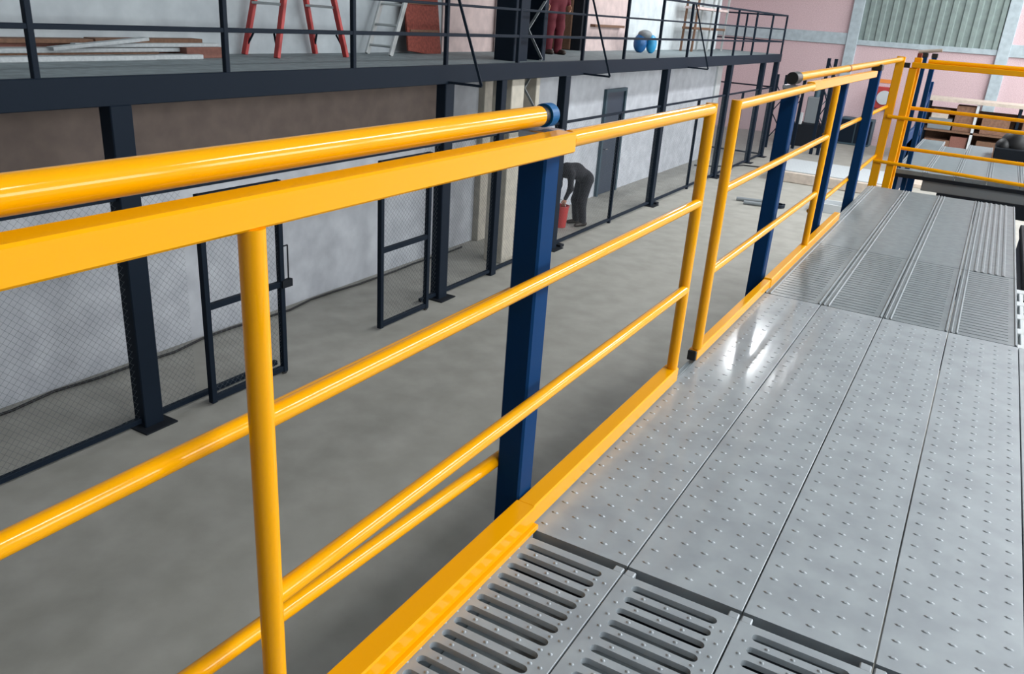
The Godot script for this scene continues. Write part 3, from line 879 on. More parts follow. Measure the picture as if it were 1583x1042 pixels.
func cross_fence() -> void:
	var z := -9.75
	var t := thing("cross_gate", "front yellow panel across the end of the walkway, with two low rails", "gate", Vector3(0, DY, z))
	part(t, "post", Mb.new().span(Vector3(-1.0, GY, z - 0.03), Vector3(-0.915, -0.17, z + 0.03), 0.005), M.yellow)
	part(t, "lower_post", Mb.new().span(Vector3(-0.86, -1.7, z - 0.03), Vector3(-0.785, -0.27, z + 0.03), 0.005), M.yellow)
	part(t, "middle_rail", Mb.new().tube(Vector3(-0.96, -0.77, z + 0.04), Vector3(1.3, -0.80, z + 0.04), 0.019, 14), M.yellow)
	part(t, "lower_rail", Mb.new().tube(Vector3(-1.0, -1.238, z + 0.04), Vector3(1.3, -1.315, z + 0.04), 0.019, 14), M.yellow)
	part(t, "top_rail", Mb.new().span(Vector3(-0.84, -0.268, z - 0.03), Vector3(1.3, -0.215, z + 0.05), 0.004), M.yellow)
	part(t, "top_tube", Mb.new().tube(Vector3(-0.70, -0.20, z - 0.05), Vector3(1.3, -0.20, z - 0.05), 0.024, 14), M.yellow)
	part(t, "clamp", Mb.new().span(Vector3(-0.915, -0.275, z - 0.02), Vector3(-0.86, -0.225, z + 0.02)), M.black)
	var b := thing("cross_gate", "rear yellow panel across the gap, seen above and between the front rails", "gate", Vector3(0, DY, z - 0.12))
	part(b, "post", Mb.new().span(Vector3(-0.838, -1.7, z - 0.13), Vector3(-0.765, -0.17, z - 0.07), 0.005), M.yellow)
	part(b, "middle_rail", Mb.new().tube(Vector3(-0.80, -0.672, z - 0.1), Vector3(1.3, -0.69, z - 0.1), 0.019, 14), M.yellow)
	part(b, "lower_rail", Mb.new().tube(Vector3(-0.80, -1.09, z - 0.1), Vector3(1.3, -1.108, z - 0.1), 0.019, 14), M.yellow)
	part(b, "post_cap", Mb.new().span(Vector3(-0.82, -0.175, z - 0.12), Vector3(-0.775, -0.125, z - 0.08), 0.004), M.rust)
	var zz := -10.35
	var nm := ["left navy rack upright behind the cross fence", "right navy rack upright behind the cross fence"]
	var xs := [-0.785, -0.69]
	for i in 2:
		var x: float = xs[i]
		var p := thing("rack_upright", nm[i], "upright", Vector3(x, GY, zz), "blue rack uprights")
		part(p, "post", Mb.new().span(Vector3(x - 0.025, GY, zz - 0.035), Vector3(x + 0.025, -0.145, zz + 0.035), 0.004), M.navy)
		part(p, "cap", Mb.new().span(Vector3(x - 0.03, -0.17, zz - 0.04), Vector3(x + 0.03, -0.125, zz + 0.04), 0.004), M.black)
	var s := part(self, "guide_tube", Mb.new().tube(Vector3(-0.86, -0.118, zz), Vector3(-0.63, -0.088, zz), 0.018, 14), M.cream)
	tag(s, "short pale yellow tube lying across the two navy uprights", "tube")


func far_platform() -> void:
	var t := thing("far_platform", "second pale plank platform beyond the gap, with planks of uneven length", "walkway", Vector3(-0.2, DY, -12))
	var lens := [3.6, 2.95, 3.55, 2.2, 2.2, 2.2]
	for i in 6:
		inst(t, "plank", ribbed_plank(lens[i], false), Vector3(-0.815 + i * PW, DY, -10.2))
	part(t, "front_beam", Mb.new().span(Vector3(-0.80, DY - 0.085, -10.19), Vector3(1.1, DY - 0.046, -10.25), 0.003), M.dark_joist)
	part(t, "front_beam", Mb.new().span(Vector3(-0.5, DY - 0.20, -10.22), Vector3(1.1, DY - 0.086, -10.28), 0.003), M.grey)
	part(t, "lower_beam", Mb.new().span(Vector3(-0.33, DY - 0.36, -10.2), Vector3(1.1, DY - 0.20, -10.3), 0.004), M.dark_joist)
	part(t, "back_beam", Mb.new().span(Vector3(-0.8, DY - 0.16, -12.9), Vector3(1.1, DY - 0.05, -12.96), 0.004), M.dark_joist)
	for q in [[-0.78, -13.0], [1.05, -10.25], [1.05, -13.0]]:
		part(t, "rack_leg", Mb.new().span(Vector3(q[0] - 0.04, GY, q[1] - 0.04), Vector3(q[0] + 0.04, DY - 0.1, q[1] + 0.04), 0.004), M.navy)
	# navy brace frame at its left edge
	var n := thing("rack_brace", "navy cross brace beside the left edge of the far platform", "brace", Vector3(-0.85, GY, -13))
	part(n, "bar", Mb.new().bar(Vector3(-0.88, -2.0, -10.6), Vector3(-0.88, -0.75, -13.8), 0.04, 0.12), M.navy)
	part(n, "bar", Mb.new().span(Vector3(-0.93, GY, -13.86), Vector3(-0.85, -0.55, -13.78), 0.004), M.navy)
	part(n, "bar", Mb.new().bar(Vector3(-0.88, -1.3, -11.2), Vector3(-0.88, -1.25, -13.8), 0.04, 0.1), M.navy)
	part(n, "side_panel", Mb.new().span(Vector3(-0.90, -1.9, -11.2), Vector3(-0.86, -1.1, -13.6), 0.004), M.navy)
	# dark machine on the platform at the right
	var m := thing("covered_machine", "black covered machine in a navy box on the right of the far platform", "machine", Vector3(0.4, DY, -12.6))
	part(m, "box", Mb.new().span(Vector3(0.13, DY + 0.007, -12.4), Vector3(0.9, DY + 0.14, -13.1), 0.01), M.dark_joist)
	part(m, "cover", Mb.new().ball(Vector3(0.36, DY + 0.17, -12.75), Vector3(0.2, 0.19, 0.25), 16, 10).ball(Vector3(0.22, DY + 0.15, -12.65), Vector3(0.1, 0.1, 0.18), 12, 8), M.black)


# ---------------------------------------------------------------- things on the mezzanine
func mezzanine_things() -> void:
	# boards lying on the deck at the near end
	var rng := RandomNumberGenerator.new()
	rng.seed = 12
	var looks := [
		# x, y-offset, z centre, length, width, thick, turn, material, label
		[-7.36, 0.0, -4.35, 2.6, 0.16, 0.045, 1.0, "wood_pale", "long pale board lying lowest, at the near edge of the board pile"],
		[-7.42, 0.0, -5.75, 1.0, 0.16, 0.045, -1.5, "wood_pale", "short pale board lying flat at the far end of the board pile"],
		[-7.60, 0.0, -4.4, 2.8, 0.26, 0.06, -1.0, "wood_brown", "dark brown board under the middle of the board pile"],
		[-7.56, 0.06, -4.7, 2.9, 0.18, 0.04, 1.5, "wood_pale", "pale board laid across the middle of the board pile"],
		[-7.52, 0.0, -6.35, 0.5, 0.2, 0.11, 3.0, "wood_red", "short reddish block at the far end of the board pile"],
		[-7.78, 0.0, -5.0, 3.0, 0.18, 0.13, 0.0, "wood_red", "tall reddish beam at the back of the board pile"],
		[-7.74, 0.13, -4.2, 2.0, 0.2, 0.04, -2.0, "wood_brown", "brown board on top at the near end of the board pile"],
		[-7.76, 0.13, -5.9, 1.3, 0.18, 0.045, 1.0, "wood_brown", "brown board on top at the far end of the board pile"],
		[-7.50, 0.11, -5.75, 1.7, 0.08, 0.035, 1.0, "wood_pale", "thin pale strip resting on the reddish block of the board pile"],
	]
	for q in looks:
		var at := Vector3(q[0], MY + q[1], q[2])
		var o := MeshInstance3D.new()
		o.name = numbered(self, "board")
		o.mesh = Mb.new().box(Vector3(0, q[5] * 0.5, 0), Vector3(q[4], q[5], q[3]), 0.004).mesh(M[q[7]])
		add_child(o)
		o.position = at
		o.rotation_degrees.y = q[6]
		tag(o, q[8], "board", "boards piled on the mezzanine")
	# the slanting pale board
	var sb := MeshInstance3D.new()
	sb.name = numbered(self, "board")
	sb.mesh = Mb.new().bar(Vector3(0, 0.03, 0.5), Vector3(0, 0.12, -0.5), 0.1, 0.03).mesh(M.wood_pale)
	add_child(sb)
	sb.position = Vector3(-7.44, MY + 0.07, -5.15)
	tag(sb, "pale board slanting upward on top of the board pile", "board", "boards piled on the mezzanine")

	# red stepladder
	var l := thing("stepladder", "red stepladder standing open on the mezzanine deck", "stepladder", Vector3(-7.5, MY, -7.8))
	var zf := [-7.27, -8.47]
	for i in 2:
		var z0: float = zf[i]
		var z1 := -7.87 + (0.06 if i == 0 else -0.06)
		for x in [[-7.82, -7.74], [-7.30, -7.40]]:
			part(l, "rail", Mb.new().bar(Vector3(x[0], MY, z0), Vector3(x[1], MY + 2.0, z1), 0.07, 0.05, 0.006, Vector3.BACK), M.red)
		for k in 6:
			var f := (0.28 + 0.3 * k) / 2.0
			var zz := lerpf(z0, z1, f)
			part(l, "step", Mb.new().span(Vector3(lerpf(-7.81, -7.73, f), MY + 2.0 * f - 0.015, zz - 0.04), Vector3(lerpf(-7.31, -7.41, f), MY + 2.0 * f + 0.015, zz + 0.04), 0.003), M.alu)
		for s in [-1.0, 1.0]:
			part(l, "brace", Mb.new().bar(Vector3(-7.56 + s * 0.23, MY + 0.12, lerpf(z0, z1, 0.06)), Vector3(-7.56 + s * 0.16, MY + 0.26, lerpf(z0, z1, 0.13)), 0.02, 0.02), M.dark)
	part(l, "top_cap", Mb.new().span(Vector3(-7.78, MY + 1.98, -7.76), Vector3(-7.36, MY + 2.06, -7.98), 0.01), M.red)

	# leaning aluminium ladder
	var al := thing("leaning_ladder", "pale aluminium ladder leaning beside the rust red sheet on the mezzanine", "ladder", Vector3(-7.55, MY, -9.5))
	for x in [-7.74, -7.33]:
		part(al, "rail", Mb.new().bar(Vector3(x, MY, -9.42), Vector3(x - 0.11, MY + 2.3, -10.6), 0.035, 0.08, 0.004), M.alu)
	for k in 8:
		var f := (0.12 + 0.27 * k) / 2.3
		part(al, "rung", Mb.new().tube(Vector3(-7.74 - 0.11 * f, MY + 2.3 * f, lerpf(-9.42, -10.6, f)), Vector3(-7.33 - 0.11 * f, MY + 2.3 * f, lerpf(-9.42, -10.6, f)), 0.018, 10), M.alu)
	# rust-red sheet leaning on the wall
	var rs := thing("plywood_sheet", "rust red sheet leaning on the wall beside the aluminium ladder", "sheet", Vector3(-7.6, MY, -10.6))
	part(rs, "sheet", Mb.new().bar(Vector3(-7.62, MY, -10.62), Vector3(-7.84, MY + 1.15, -10.74), 0.85, 0.03, 0.003, Vector3.RIGHT), M.rust)
	for y in [0.32, 0.7]:
		part(rs, "batten", Mb.new().bar(Vector3(-7.595 - 0.191 * y, MY + y, -10.26 - 0.1 * y), Vector3(-7.595 - 0.191 * y, MY + y, -10.98 - 0.1 * y), 0.02, 0.03), M.wood_brown)

	# blue bags at the far end
	var bg := thing("blue_bag", "round blue bag on the mezzanine deck by the white wall", "bag", Vector3(-7.2, MY, -18.6))
	part(bg, "bag", Mb.new().ball(Vector3(-7.3, MY + 0.2, -18.5), Vector3(0.15, 0.21, 0.17), 16, 10), M.blue_bag)
	part(bg, "neck", Mb.new().ball(Vector3(-7.24, MY + 0.39, -18.58), Vector3(0.16, 0.1, 0.18), 12, 8), M.grey)
	var bg2 := thing("blue_bag", "lighter blue bag pressed against the round blue bag", "bag", Vector3(-7.0, MY, -18.8))
	part(bg2, "bag", Mb.new().ball(Vector3(-7.12, MY + 0.19, -18.74), Vector3(0.12, 0.2, 0.14), 14, 10), M.cyan_bag)

	# wooden trestle / scaffold at the far end
	var tr := thing("trestle_scaffold", "wooden trestle scaffold standing at the far end of the mezzanine", "scaffold", Vector3(-7.3, MY, -23.7))
	for z in [-22.2, -23.5, -24.9]:
		for x in [-7.6, -7.3]:
			part(tr, "leg", Mb.new().bar(Vector3(x, MY, z), Vector3(x, MY + 1.9, z - 0.15), 0.05, 0.05), M.alu if z < -23 else M.wood_brown)
	for y in [0.55, 1.05, 1.5]:
		part(tr, "plank", Mb.new().span(Vector3(-7.62, MY + y, -22.1 - 0.05 * y), Vector3(-7.28, MY + y + 0.06, -25.0), 0.004), M.wood_brown if y != 1.05 else M.pink_pale)


# ---------------------------------------------------------------- things on the hall floor
func floor_things() -> void:
	var sl := thing("concrete_slab", "low pale concrete slab on the hall floor behind the second gate", "slab", Vector3(-3.6, GY, -23.8))
	part(sl, "slab", Mb.new().span(Vector3(-4.9, GY, -22.9), Vector3(-1.6, GY + 0.28, -25.4), 0.02), M.cream)
	part(sl, "top_sheet", Mb.new().span(Vector3(-4.85, GY + 0.28, -23.0), Vector3(-1.7, GY + 0.31, -25.3), 0.005), M.wood_pale)
	var px := [[-4.75, -19.3, -3.95, -19.5], [-4.5, -19.0, -4.05, -19.1]]
	var pl := ["upper dark pipe lying on the floor behind the second gate's first post", "lower dark pipe lying on the floor behind the second gate's first post"]
	for i in 2:
		var q: Array = px[i]
		var o := part(self, "pipe", Mb.new().tube(Vector3(q[0], GY + 0.05, q[1]), Vector3(q[2], GY + 0.05, q[3]), 0.045, 10), M.grey)
		tag(o, pl[i], "pipe", "pipes on the hall floor")
	var cl := thing("hose_coil", "small dark coil lying on the floor beside the dark pipes", "coil", Vector3(-3.9, GY, -18.95))
	var ring := []
	for k in 17:
		ring.append(Vector3(-3.8 + cos(TAU * k / 8.0) * 0.16, GY + 0.03 + 0.03 * floorf(k / 8.0), -19.3 + sin(TAU * k / 8.0) * 0.16))
	part(cl, "hose", Mb.new().path(ring, 0.025, 6), M.dark)
	var ty := thing("white_tray", "white open tray on the floor behind the third blue upright", "tray", Vector3(-2.7, GY, -19.9))
	part(ty, "base", Mb.new().span(Vector3(-2.95, GY, -19.6), Vector3(-2.3, GY + 0.04, -20.2)), M.white)
	for q in [[-2.95, -2.91, -19.6, -20.2], [-2.34, -2.3, -19.6, -20.2], [-2.95, -2.3, -19.6, -19.64], [-2.95, -2.3, -20.16, -20.2]]:
		part(ty, "side", Mb.new().span(Vector3(q[0], GY, q[2]), Vector3(q[1], GY + 0.2, q[3])), M.white)
	part(ty, "dark_bracket", Mb.new().span(Vector3(-3.05, GY, -19.55), Vector3(-2.97, GY + 0.2, -20.1)), M.dark)
	# boards behind the end of the walkway
	var bl := ["cream board on the floor beyond the end of the walkway", "second cream board on the floor, to the right of the first beyond the walkway end"]
	for i in 2:
		var x := -1.7 + i * 0.95
		var o := part(self, "board", Mb.new().span(Vector3(x, GY, -25.2 + i * 0.35), Vector3(x + 0.9, GY + 0.1, -26.6 + i * 0.3), 0.01), M.cream)
		tag(o, bl[i], "board")


func upright_frame(x: float, z: float, h: float, w: float, label: String, m: Material) -> void:
	var t := thing("storage_upright", label, "rack upright", Vector3(x, GY, z), "rack frames stored by the end wall")
	for s in [0.0, w]:
		part(t, "post", Mb.new().span(Vector3(x + s - 0.05, GY, z - 0.045), Vector3(x + s + 0.05, GY + h, z + 0.045), 0.004), m)
	var k := 0
	var y := 0.3
	while y < h - 0.5:
		var a := x if k % 2 == 0 else x + w
		var b := x + w if k % 2 == 0 else x
		part(t, "brace_bar", Mb.new().bar(Vector3(a, GY + y, z), Vector3(b, GY + y + 0.45, z), 0.03, 0.03), m)
		y += 0.45
		k += 1


func far_things() -> void:
	upright_frame(-6.55, -29.4, 2.42, 0.3, "dark rack frame standing at the left of the stored frames", M.dark)
	upright_frame(-6.1, -30.0, 2.4, 0.34, "dark rack frame just right of the leftmost stored frame", M.dark)
	upright_frame(-5.5, -31.75, 2.3, 0.3, "dark rack frame in the middle of the stored frames", M.teal)
	upright_frame(-4.98, -29.2, 3.06, 0.22, "tallest dark rack frame, rising above the yellow tube", M.dark)
	upright_frame(-5.25, -32.4, 2.4, 0.3, "dark rack frame furthest back by the end wall", M.dark)
	# machine between the frames
	var mc := thing("workshop_machine", "dark workshop machine with a pale panel among the stored frames", "machine", Vector3(-5.8, GY, -31))
	part(mc, "base", Mb.new().span(Vector3(-6.1, GY, -30.9), Vector3(-5.0, GY + 0.8, -31.6), 0.03), M.dark_joist)
	part(mc, "head", Mb.new().span(Vector3(-5.75, GY + 0.8, -31.0), Vector3(-5.3, GY + 1.7, -31.5), 0.03), M.grey)
	part(mc, "panel", Mb.new().span(Vector3(-6.0, GY + 0.75, -30.88), Vector3(-5.78, GY + 1.15, -30.95), 0.01), M.white)
	part(mc, "spindle", Mb.new().tube(Vector3(-5.5, GY + 1.7, -31.2), Vector3(-5.5, GY + 2.1, -31.2), 0.09, 12), M.teal)
	var tc := thing("tool_cabinet", "low dark teal cabinet against the pink end wall", "cabinet", Vector3(-4.3, GY, -33.6))
	part(tc, "body", Mb.new().span(Vector3(-4.85, GY, -33.2), Vector3(-3.7, GY + 0.95, -33.95), 0.02), M.teal)
	for i in 2:
		part(tc, "door", Mb.new().span(Vector3(-4.82 + i * 0.57, GY + 0.08, -33.18), Vector3(-4.29 + i * 0.57, GY + 0.9, -33.2), 0.004), M.dark)
	# red hose cabinet on the end wall
	var hc := thing("hose_cabinet", "red cabinet with a pale round reel on the pink end wall", "cabinet", Vector3(-3.7, -2.1, ZE))
	part(hc, "body", Mb.new().span(Vector3(-4.05, -2.45, ZE), Vector3(-3.25, -1.68, ZE + 0.2), 0.02), M.red)
	part(hc, "reel", Mb.new().tube(Vector3(-3.6, -2.05, ZE + 0.19), Vector3(-3.6, -2.05, ZE + 0.24), 0.25, 20), M.white)
	var og := part(self, "wall_sign", Mb.new().span(Vector3(-3.95, -1.55, ZE), Vector3(-3.35, -1.42, ZE + 0.02), 0.004), M.orange)
	tag(og, "small orange sign above the red cabinet on the end wall", "sign")
	# stacked goods at the right against the end wall
	var rk := thing("storage_rack", "low storage rack with cream top beams at the end wall, behind the cross fence", "rack", Vector3(0.2, GY, -31.5))
	for x in [-1.9, -0.45, 0.75, 2.1]:
		for z in [-31.0, -32.0]:
			part(rk, "post", Mb.new().span(Vector3(x - 0.04, GY, z - 0.04), Vector3(x + 0.04, GY + 2.0, z + 0.04)), M.white if x == -0.45 else M.dark)
	part(rk, "back_panel", Mb.new().span(Vector3(-1.9, GY, -32.05), Vector3(2.1, GY + 1.75, -32.09)), M.wood_brown)
	for y in [0.12, 1.05]:
		part(rk, "shelf", Mb.new().span(Vector3(-1.9, GY + y, -30.96), Vector3(2.1, GY + y + 0.06, -32.04)), M.wood_brown)
	part(rk, "top_shelf", Mb.new().span(Vector3(-1.95, GY + 2.0, -30.9), Vector3(2.15, GY + 2.1, -32.1)), M.cream)
	var boxes := [
		[-1.45, 1.11, 0.7, 0.35, "grey", "grey carton on the left of the middle shelf of the far rack"],
		[-0.75, 1.11, 0.6, 0.8, "carton", "brown carton in the middle of the far rack, beside the pale pillar"],
		[-1.4, 0.18, 0.8, 0.6, "carton", "brown carton on the lowest shelf at the left of the far rack"],
		[-0.78, 0.18, 0.5, 0.75, "wood_red", "reddish carton on the lowest shelf of the far rack"],
		[0.15, 1.11, 0.8, 0.5, "carton", "brown carton on the middle shelf right of the pale pillar"],
		[0.2, 0.18, 0.9, 0.7, "wood_brown", "dark brown crate on the lowest shelf right of the pale pillar"],
		[1.3, 1.11, 0.8, 0.6, "carton", "brown carton at the far right of the far rack's middle shelf"],
		[-1.5, 1.46, 0.5, 0.25, "cream", "cream packet on top of the grey carton on the far rack"],
	]
	for q in boxes:
		var x: float = q[0]
		var w: float = q[2]
		var o := MeshInstance3D.new()
		o.name = numbered(self, "carton")
		o.mesh = Mb.new().box(Vector3(0, q[3] * 0.5, 0), Vector3(w, q[3], 0.8), 0.01).mesh(M[q[4]])
		add_child(o)
		o.position = Vector3(x, GY + q[1], -31.45)
		tag(o, q[5], "box", "boxes on the far rack")


# ---------------------------------------------------------------- people
# smooth union of tapered capsules, meshed as surface nets
func net(mb: Mb, bones: Array, cell: float, k := 0.03) -> void:
	var lo := Vector3(1e9, 1e9, 1e9)
	var hi := -lo
	for b in bones:
		var rr: float = maxf(b[2], b[3]) + cell * 3.0
		var e := Vector3(rr, rr, rr)
		lo = lo.min((b[0] as Vector3).min(b[1]) - e)
		hi = hi.max((b[0] as Vector3).max(b[1]) + e)
	var nx := int((hi.x - lo.x) / cell) + 2
	var ny := int((hi.y - lo.y) / cell) + 2
	var nz := int((hi.z - lo.z) / cell) + 2
	var d := PackedFloat32Array()
	d.resize(nx * ny * nz)
	d.fill(9.0)
	for b in bones:
		var p: Vector3 = b[0]
		var q: Vector3 = b[1]
		var ra: float = b[2]
		var rb: float = b[3]
		var rr := maxf(ra, rb) + cell * 2.5 + k
		var e := Vector3(rr, rr, rr)
		var a0 := ((p.min(q) - e - lo) / cell).floor().max(Vector3.ZERO)
		var a1 := ((p.max(q) + e - lo) / cell).ceil().min(Vector3(nx - 1, ny - 1, nz - 1))
		var pq := q - p
		var L2 := maxf(pq.length_squared(), 1e-9)
		for iz in range(int(a0.z), int(a1.z) + 1):
			for iy in range(int(a0.y), int(a1.y) + 1):
				var base := (iz * ny + iy) * nx
				for ix in range(int(a0.x), int(a1.x) + 1):
					var w := lo + Vector3(ix, iy, iz) * cell
					var t := clampf((w - p).dot(pq) / L2, 0.0, 1.0)
					var s := w.distance_to(p + pq * t) - lerpf(ra, rb, t)
					var o := d[base + ix]
					var h := maxf(k - absf(o - s), 0.0) / k
					d[base + ix] = minf(o, s) - h * h * k * 0.25
	var idx := {}
	var vs := []
	var ns := []
	var off := [0, 1, nx, nx + 1, nx * ny, nx * ny + 1, nx * ny + nx, nx * ny + nx + 1]
	for iz in nz - 1:
		for iy in ny - 1:
			for ix in nx - 1:
				var b0 := (iz * ny + iy) * nx + ix
				var inside := 0
				for o in off:
					if d[b0 + o] < 0.0:
						inside += 1
				if inside == 0 or inside == 8:
					continue
				var acc := Vector3.ZERO
				var cnt := 0
				for e in [[0, 1], [2, 3], [4, 5], [6, 7], [0, 2], [1, 3], [4, 6], [5, 7], [0, 4], [1, 5], [2, 6], [3, 7]]:
					var f0 := d[b0 + off[e[0]]]
					var f1 := d[b0 + off[e[1]]]
					if (f0 < 0.0) != (f1 < 0.0):
						var t := f0 / (f0 - f1)
						var c0 := Vector3(e[0] & 1, (e[0] >> 1) & 1, e[0] >> 2)
						var c1 := Vector3(e[1] & 1, (e[1] >> 1) & 1, e[1] >> 2)
						acc += c0.lerp(c1, t)
						cnt += 1
				var g := Vector3(d[b0 + 1] - d[b0] + d[b0 + off[7]] - d[b0 + off[6]], d[b0 + nx] - d[b0] + d[b0 + off[7]] - d[b0 + off[5]], d[b0 + off[4]] - d[b0] + d[b0 + off[7]] - d[b0 + off[3]])
				idx[b0] = vs.size()
				vs.append(lo + (Vector3(ix, iy, iz) + acc / cnt) * cell)
				ns.append(g.normalized())
	for b0 in idx:
		for ax in 3:
			var st: int = [1, nx, nx * ny][ax]
			var su: int = [nx, nx * ny, 1][ax]
			var sv: int = [nx * ny, 1, nx][ax]
			if b0 + st >= d.size() or (d[b0] < 0.0) == (d[b0 + st] < 0.0):
				continue
			if idx.has(b0 - su) and idx.has(b0 - sv) and idx.has(b0 - su - sv):
				var A: int = idx[b0]
				var B: int = idx[b0 - su]
				var C: int = idx[b0 - su - sv]
				var D: int = idx[b0 - sv]
				mb.tri(vs[A], vs[B], vs[C], ns[A], ns[B], ns[C])
				mb.tri(vs[A], vs[C], vs[D], ns[A], ns[C], ns[D])


func hand_bones(wrist: Vector3, dir: Vector3, side: Vector3) -> Array:
	var out := []
	var palm := wrist + dir * 0.09
	out.append([wrist, palm, 0.026, 0.032])
	out.append([wrist + dir * 0.05 + side * 0.02, palm + side * 0.02, 0.022, 0.02])
	out.append([wrist + dir * 0.05 - side * 0.02, palm - side * 0.02, 0.022, 0.02])
	var nrm := dir.cross(side).normalized()
	for i in 4:
		var s := (i - 1.5) * 0.021
		var l: float = [0.062, 0.078, 0.074, 0.058][i]
		var a := palm + side * s
		var b := a + dir * l * 0.55 + nrm * 0.012
		out.append([a, b, 0.0095, 0.009])
		out.append([b, b + dir * l * 0.4 + nrm * 0.03, 0.009, 0.008])
	var tb := wrist + dir * 0.03 + side * 0.028
	out.append([tb, tb + dir * 0.03 + side * 0.025, 0.012, 0.0105])
	out.append([tb + dir * 0.03 + side * 0.025, tb + dir * 0.06 + side * 0.03 + nrm * 0.012, 0.0105, 0.009])
	return out


func head_parts(t: Node3D, c: Vector3, fwd: Vector3, up: Vector3) -> void:
	var side := fwd.cross(up).normalized()
	var hb := []
	hb.append([c + up * 0.03 - fwd * 0.015, c + up * 0.03 + fwd * 0.015, 0.092, 0.088])
	hb.append([c - up * 0.03 + fwd * 0.03, c - up * 0.085 + fwd * 0.05, 0.068, 0.045])
	hb.append([c + fwd * 0.085 + up * 0.01, c + fwd * 0.112 - up * 0.022, 0.012, 0.015])
	for s in [-1.0, 1.0]:
		hb.append([c + side * s * 0.088 + up * 0.015, c + side * s * 0.092 - up * 0.022, 0.014, 0.011])
		hb.append([c + side * s * 0.032 + fwd * 0.08 + up * 0.022, c + side * s * 0.012 + fwd * 0.085 + up * 0.022, 0.012, 0.012])
	hb.append([c + fwd * 0.075 - up * 0.055 + side * 0.018, c + fwd * 0.075 - up * 0.055 - side * 0.018, 0.014, 0.014])
	var m := Mb.new()
	net(m, hb, 0.008, 0.02)
	var head := part(t, "head", m, M.skin)
	var hr := []
	hr.append([c + up * 0.055 - fwd * 0.03, c + up * 0.055 + fwd * 0.02, 0.089, 0.08])
	hr.append([c - fwd * 0.05 + up * 0.02, c - fwd * 0.05 - up * 0.03, 0.075, 0.06])
	var m2 := Mb.new()
	net(m2, hr, 0.01, 0.02)
	part(head, "hair", m2, M.hair)
	for s in [-1.0, 1.0]:
		part(head, "eye", Mb.new().ball(c + side * s * 0.034 + fwd * 0.086 + up * 0.004, Vector3(0.011, 0.008, 0.011), 8, 6), M.black)


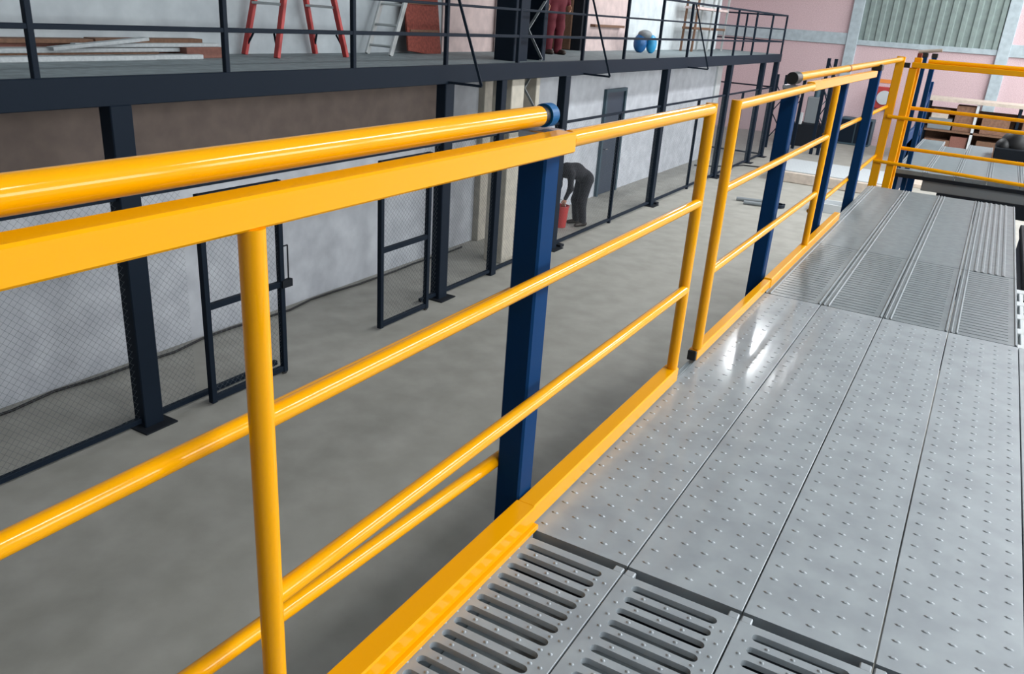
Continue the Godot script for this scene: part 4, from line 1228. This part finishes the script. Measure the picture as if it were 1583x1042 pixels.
func people() -> void:
	# man bending down behind the fence
	var o := Vector3(-6.5, GY, -14.35)
	var f := Vector3(-0.52, 0, 0.854)
	var s := Vector3(0.854, 0, 0.52)
	var P := func(a: float, y: float, b: float) -> Vector3: return o + f * a + Vector3(0, y, 0) + s * b
	var t := thing("person", "person in dark work clothes bending down behind the chain-link fence", "person", o)
	var bn := []
	for k in [-1.0, 1.0]:
		bn.append([P.call(0.0, 0.1, k * 0.12), P.call(0.05, 0.48, k * 0.11), 0.072, 0.086])
		bn.append([P.call(0.05, 0.48, k * 0.11), P.call(-0.04, 0.88, k * 0.09), 0.088, 0.115])
	bn.append([P.call(-0.04, 0.92, -0.08), P.call(-0.04, 0.92, 0.08), 0.125, 0.125])
	bn.append([P.call(-0.04, 0.94, 0), P.call(0.18, 1.06, 0), 0.135, 0.14])
	bn.append([P.call(0.16, 1.05, 0), P.call(0.38, 1.07, 0), 0.15, 0.15])
	for k in [-1.0, 1.0]:
		bn.append([P.call(0.38, 1.07, 0), P.call(0.4, 1.03, k * 0.17), 0.11, 0.085])
		bn.append([P.call(0.4, 1.03, k * 0.18), P.call(0.40, 0.76, k * 0.2), 0.068, 0.052])
		bn.append([P.call(0.40, 0.76, k * 0.2), P.call(0.45, 0.56, k * 0.13), 0.052, 0.038])
	bn.append([P.call(0.38, 1.07, 0), P.call(0.5, 1.06, 0), 0.08, 0.06])
	var mb := Mb.new()
	net(mb, bn, 0.018, 0.05)
	part(t, "body", mb, M.coat)
	head_parts(t, P.call(0.60, 1.03, 0), (f * 0.45 + Vector3(0, -0.89, 0)).normalized(), (f * 0.89 + Vector3(0, 0.45, 0)).normalized())
	for k in [-1.0, 1.0]:
		var hm := Mb.new()
		net(hm, hand_bones(P.call(0.45, 0.56, k * 0.13), (Vector3(0, -0.97, 0) + f * 0.2).normalized(), f * 0.97 + Vector3(0, 0.2, 0)), 0.005, 0.008)
		part(t, "hand", hm, M.skin)
		var sm := Mb.new()
		net(sm, [[P.call(-0.05, 0.05, k * 0.12), P.call(0.16, 0.035, k * 0.14), 0.05, 0.036], [P.call(0.0, 0.06, k * 0.12), P.call(0.0, 0.12, k * 0.12), 0.05, 0.055]], 0.012, 0.02)
		part(t, "shoe", sm, M.boot)
	var bk := thing("red_bucket", "red bucket on the floor in front of the bending person", "bucket", P.call(0.45, 0, 0.0))
	var bc: Vector3 = P.call(0.48, 0, 0.05)
	part(bk, "bucket", Mb.new().lathe(bc, [Vector2(0, 0.005), Vector2(0.12, 0.005), Vector2(0.155, 0.4), Vector2(0.165, 0.4), Vector2(0.165, 0.42), Vector2(0.148, 0.42), Vector2(0.115, 0.03), Vector2(0, 0.03)]), M.red)
	var arc := []
	for k in 9:
		var an := PI * k / 8.0
		arc.append(bc + s * cos(an) * 0.16 + Vector3(0, 0.41 + sin(an) * 0.12, 0))
	part(bk, "handle", Mb.new().path(arc, 0.006, 6), M.chrome)

	# worker standing on the mezzanine in front of the dark doorway
	var o2 := Vector3(-7.28, MY, -14.15)
	var f2 := Vector3(0.9, 0, 0.436)
	var s2 := Vector3(-0.436, 0, 0.9)
	var Q := func(a: float, y: float, b: float) -> Vector3: return o2 + f2 * a + Vector3(0, y, 0) + s2 * b
	var w := thing("person", "person in maroon work trousers standing on the mezzanine before the dark doorway", "person", o2)
	var b2 := []
	for k in [-1.0, 1.0]:
		b2.append([Q.call(0.0, 0.08, k * 0.11), Q.call(0.02, 0.48, k * 0.11), 0.075, 0.085])
		b2.append([Q.call(0.02, 0.48, k * 0.11), Q.call(0, 0.9, k * 0.09), 0.088, 0.11])
	b2.append([Q.call(0, 0.93, -0.07), Q.call(0, 0.93, 0.07), 0.125, 0.125])
	b2.append([Q.call(0, 0.95, 0), Q.call(0, 1.15, 0), 0.13, 0.14])
	b2.append([Q.call(0, 1.15, 0), Q.call(0, 1.36, 0), 0.15, 0.14])
	for k in [-1.0, 1.0]:
		b2.append([Q.call(0, 1.38, 0), Q.call(0, 1.4, k * 0.17), 0.1, 0.075])
		b2.append([Q.call(0, 1.4, k * 0.19), Q.call(-0.02, 1.1, k * 0.24), 0.062, 0.05])
		b2.append([Q.call(-0.02, 1.1, k * 0.24), Q.call(0.08, 0.86, k * 0.24), 0.048, 0.036])
	b2.append([Q.call(0, 1.4, 0), Q.call(0.01, 1.52, 0), 0.07, 0.055])
	var m2 := Mb.new()
	net(m2, b2, 0.018, 0.05)
	part(w, "body", m2, M.maroon)
	head_parts(w, Q.call(0.02, 1.62, 0), f2, Vector3.UP)
	for k in [-1.0, 1.0]:
		var hm := Mb.new()
		net(hm, hand_bones(Q.call(0.08, 0.86, k * 0.24), (Vector3(0, -0.97, 0) + f2 * 0.2).normalized(), f2 * 0.97 + Vector3(0, 0.2, 0)), 0.005, 0.008)
		part(w, "hand", hm, M.skin)
		var sm := Mb.new()
		net(sm, [[Q.call(-0.06, 0.05, k * 0.12), Q.call(0.17, 0.04, k * 0.14), 0.05, 0.04], [Q.call(0.0, 0.06, k * 0.12), Q.call(0.0, 0.12, k * 0.12), 0.055, 0.06]], 0.012, 0.02)
		part(w, "shoe", sm, M.boot)
	# dark blue cloth hanging beside the worker
	var cl := thing("hanging_overall", "dark blue overall hanging on the frame beside the standing worker", "overall", Vector3(-7.75, MY + 0.3, -14.3))
	part(cl, "cloth", Mb.new().bar(Vector3(-7.8, MY + 0.2, -14.05), Vector3(-7.82, MY + 1.5, -14.05), 0.4, 0.08, 0.03, Vector3.RIGHT), M.denim)
	part(cl, "hook", Mb.new().tube(Vector3(-7.88, MY + 1.48, -14.05), Vector3(-7.78, MY + 1.5, -14.05), 0.01, 8), M.chrome)
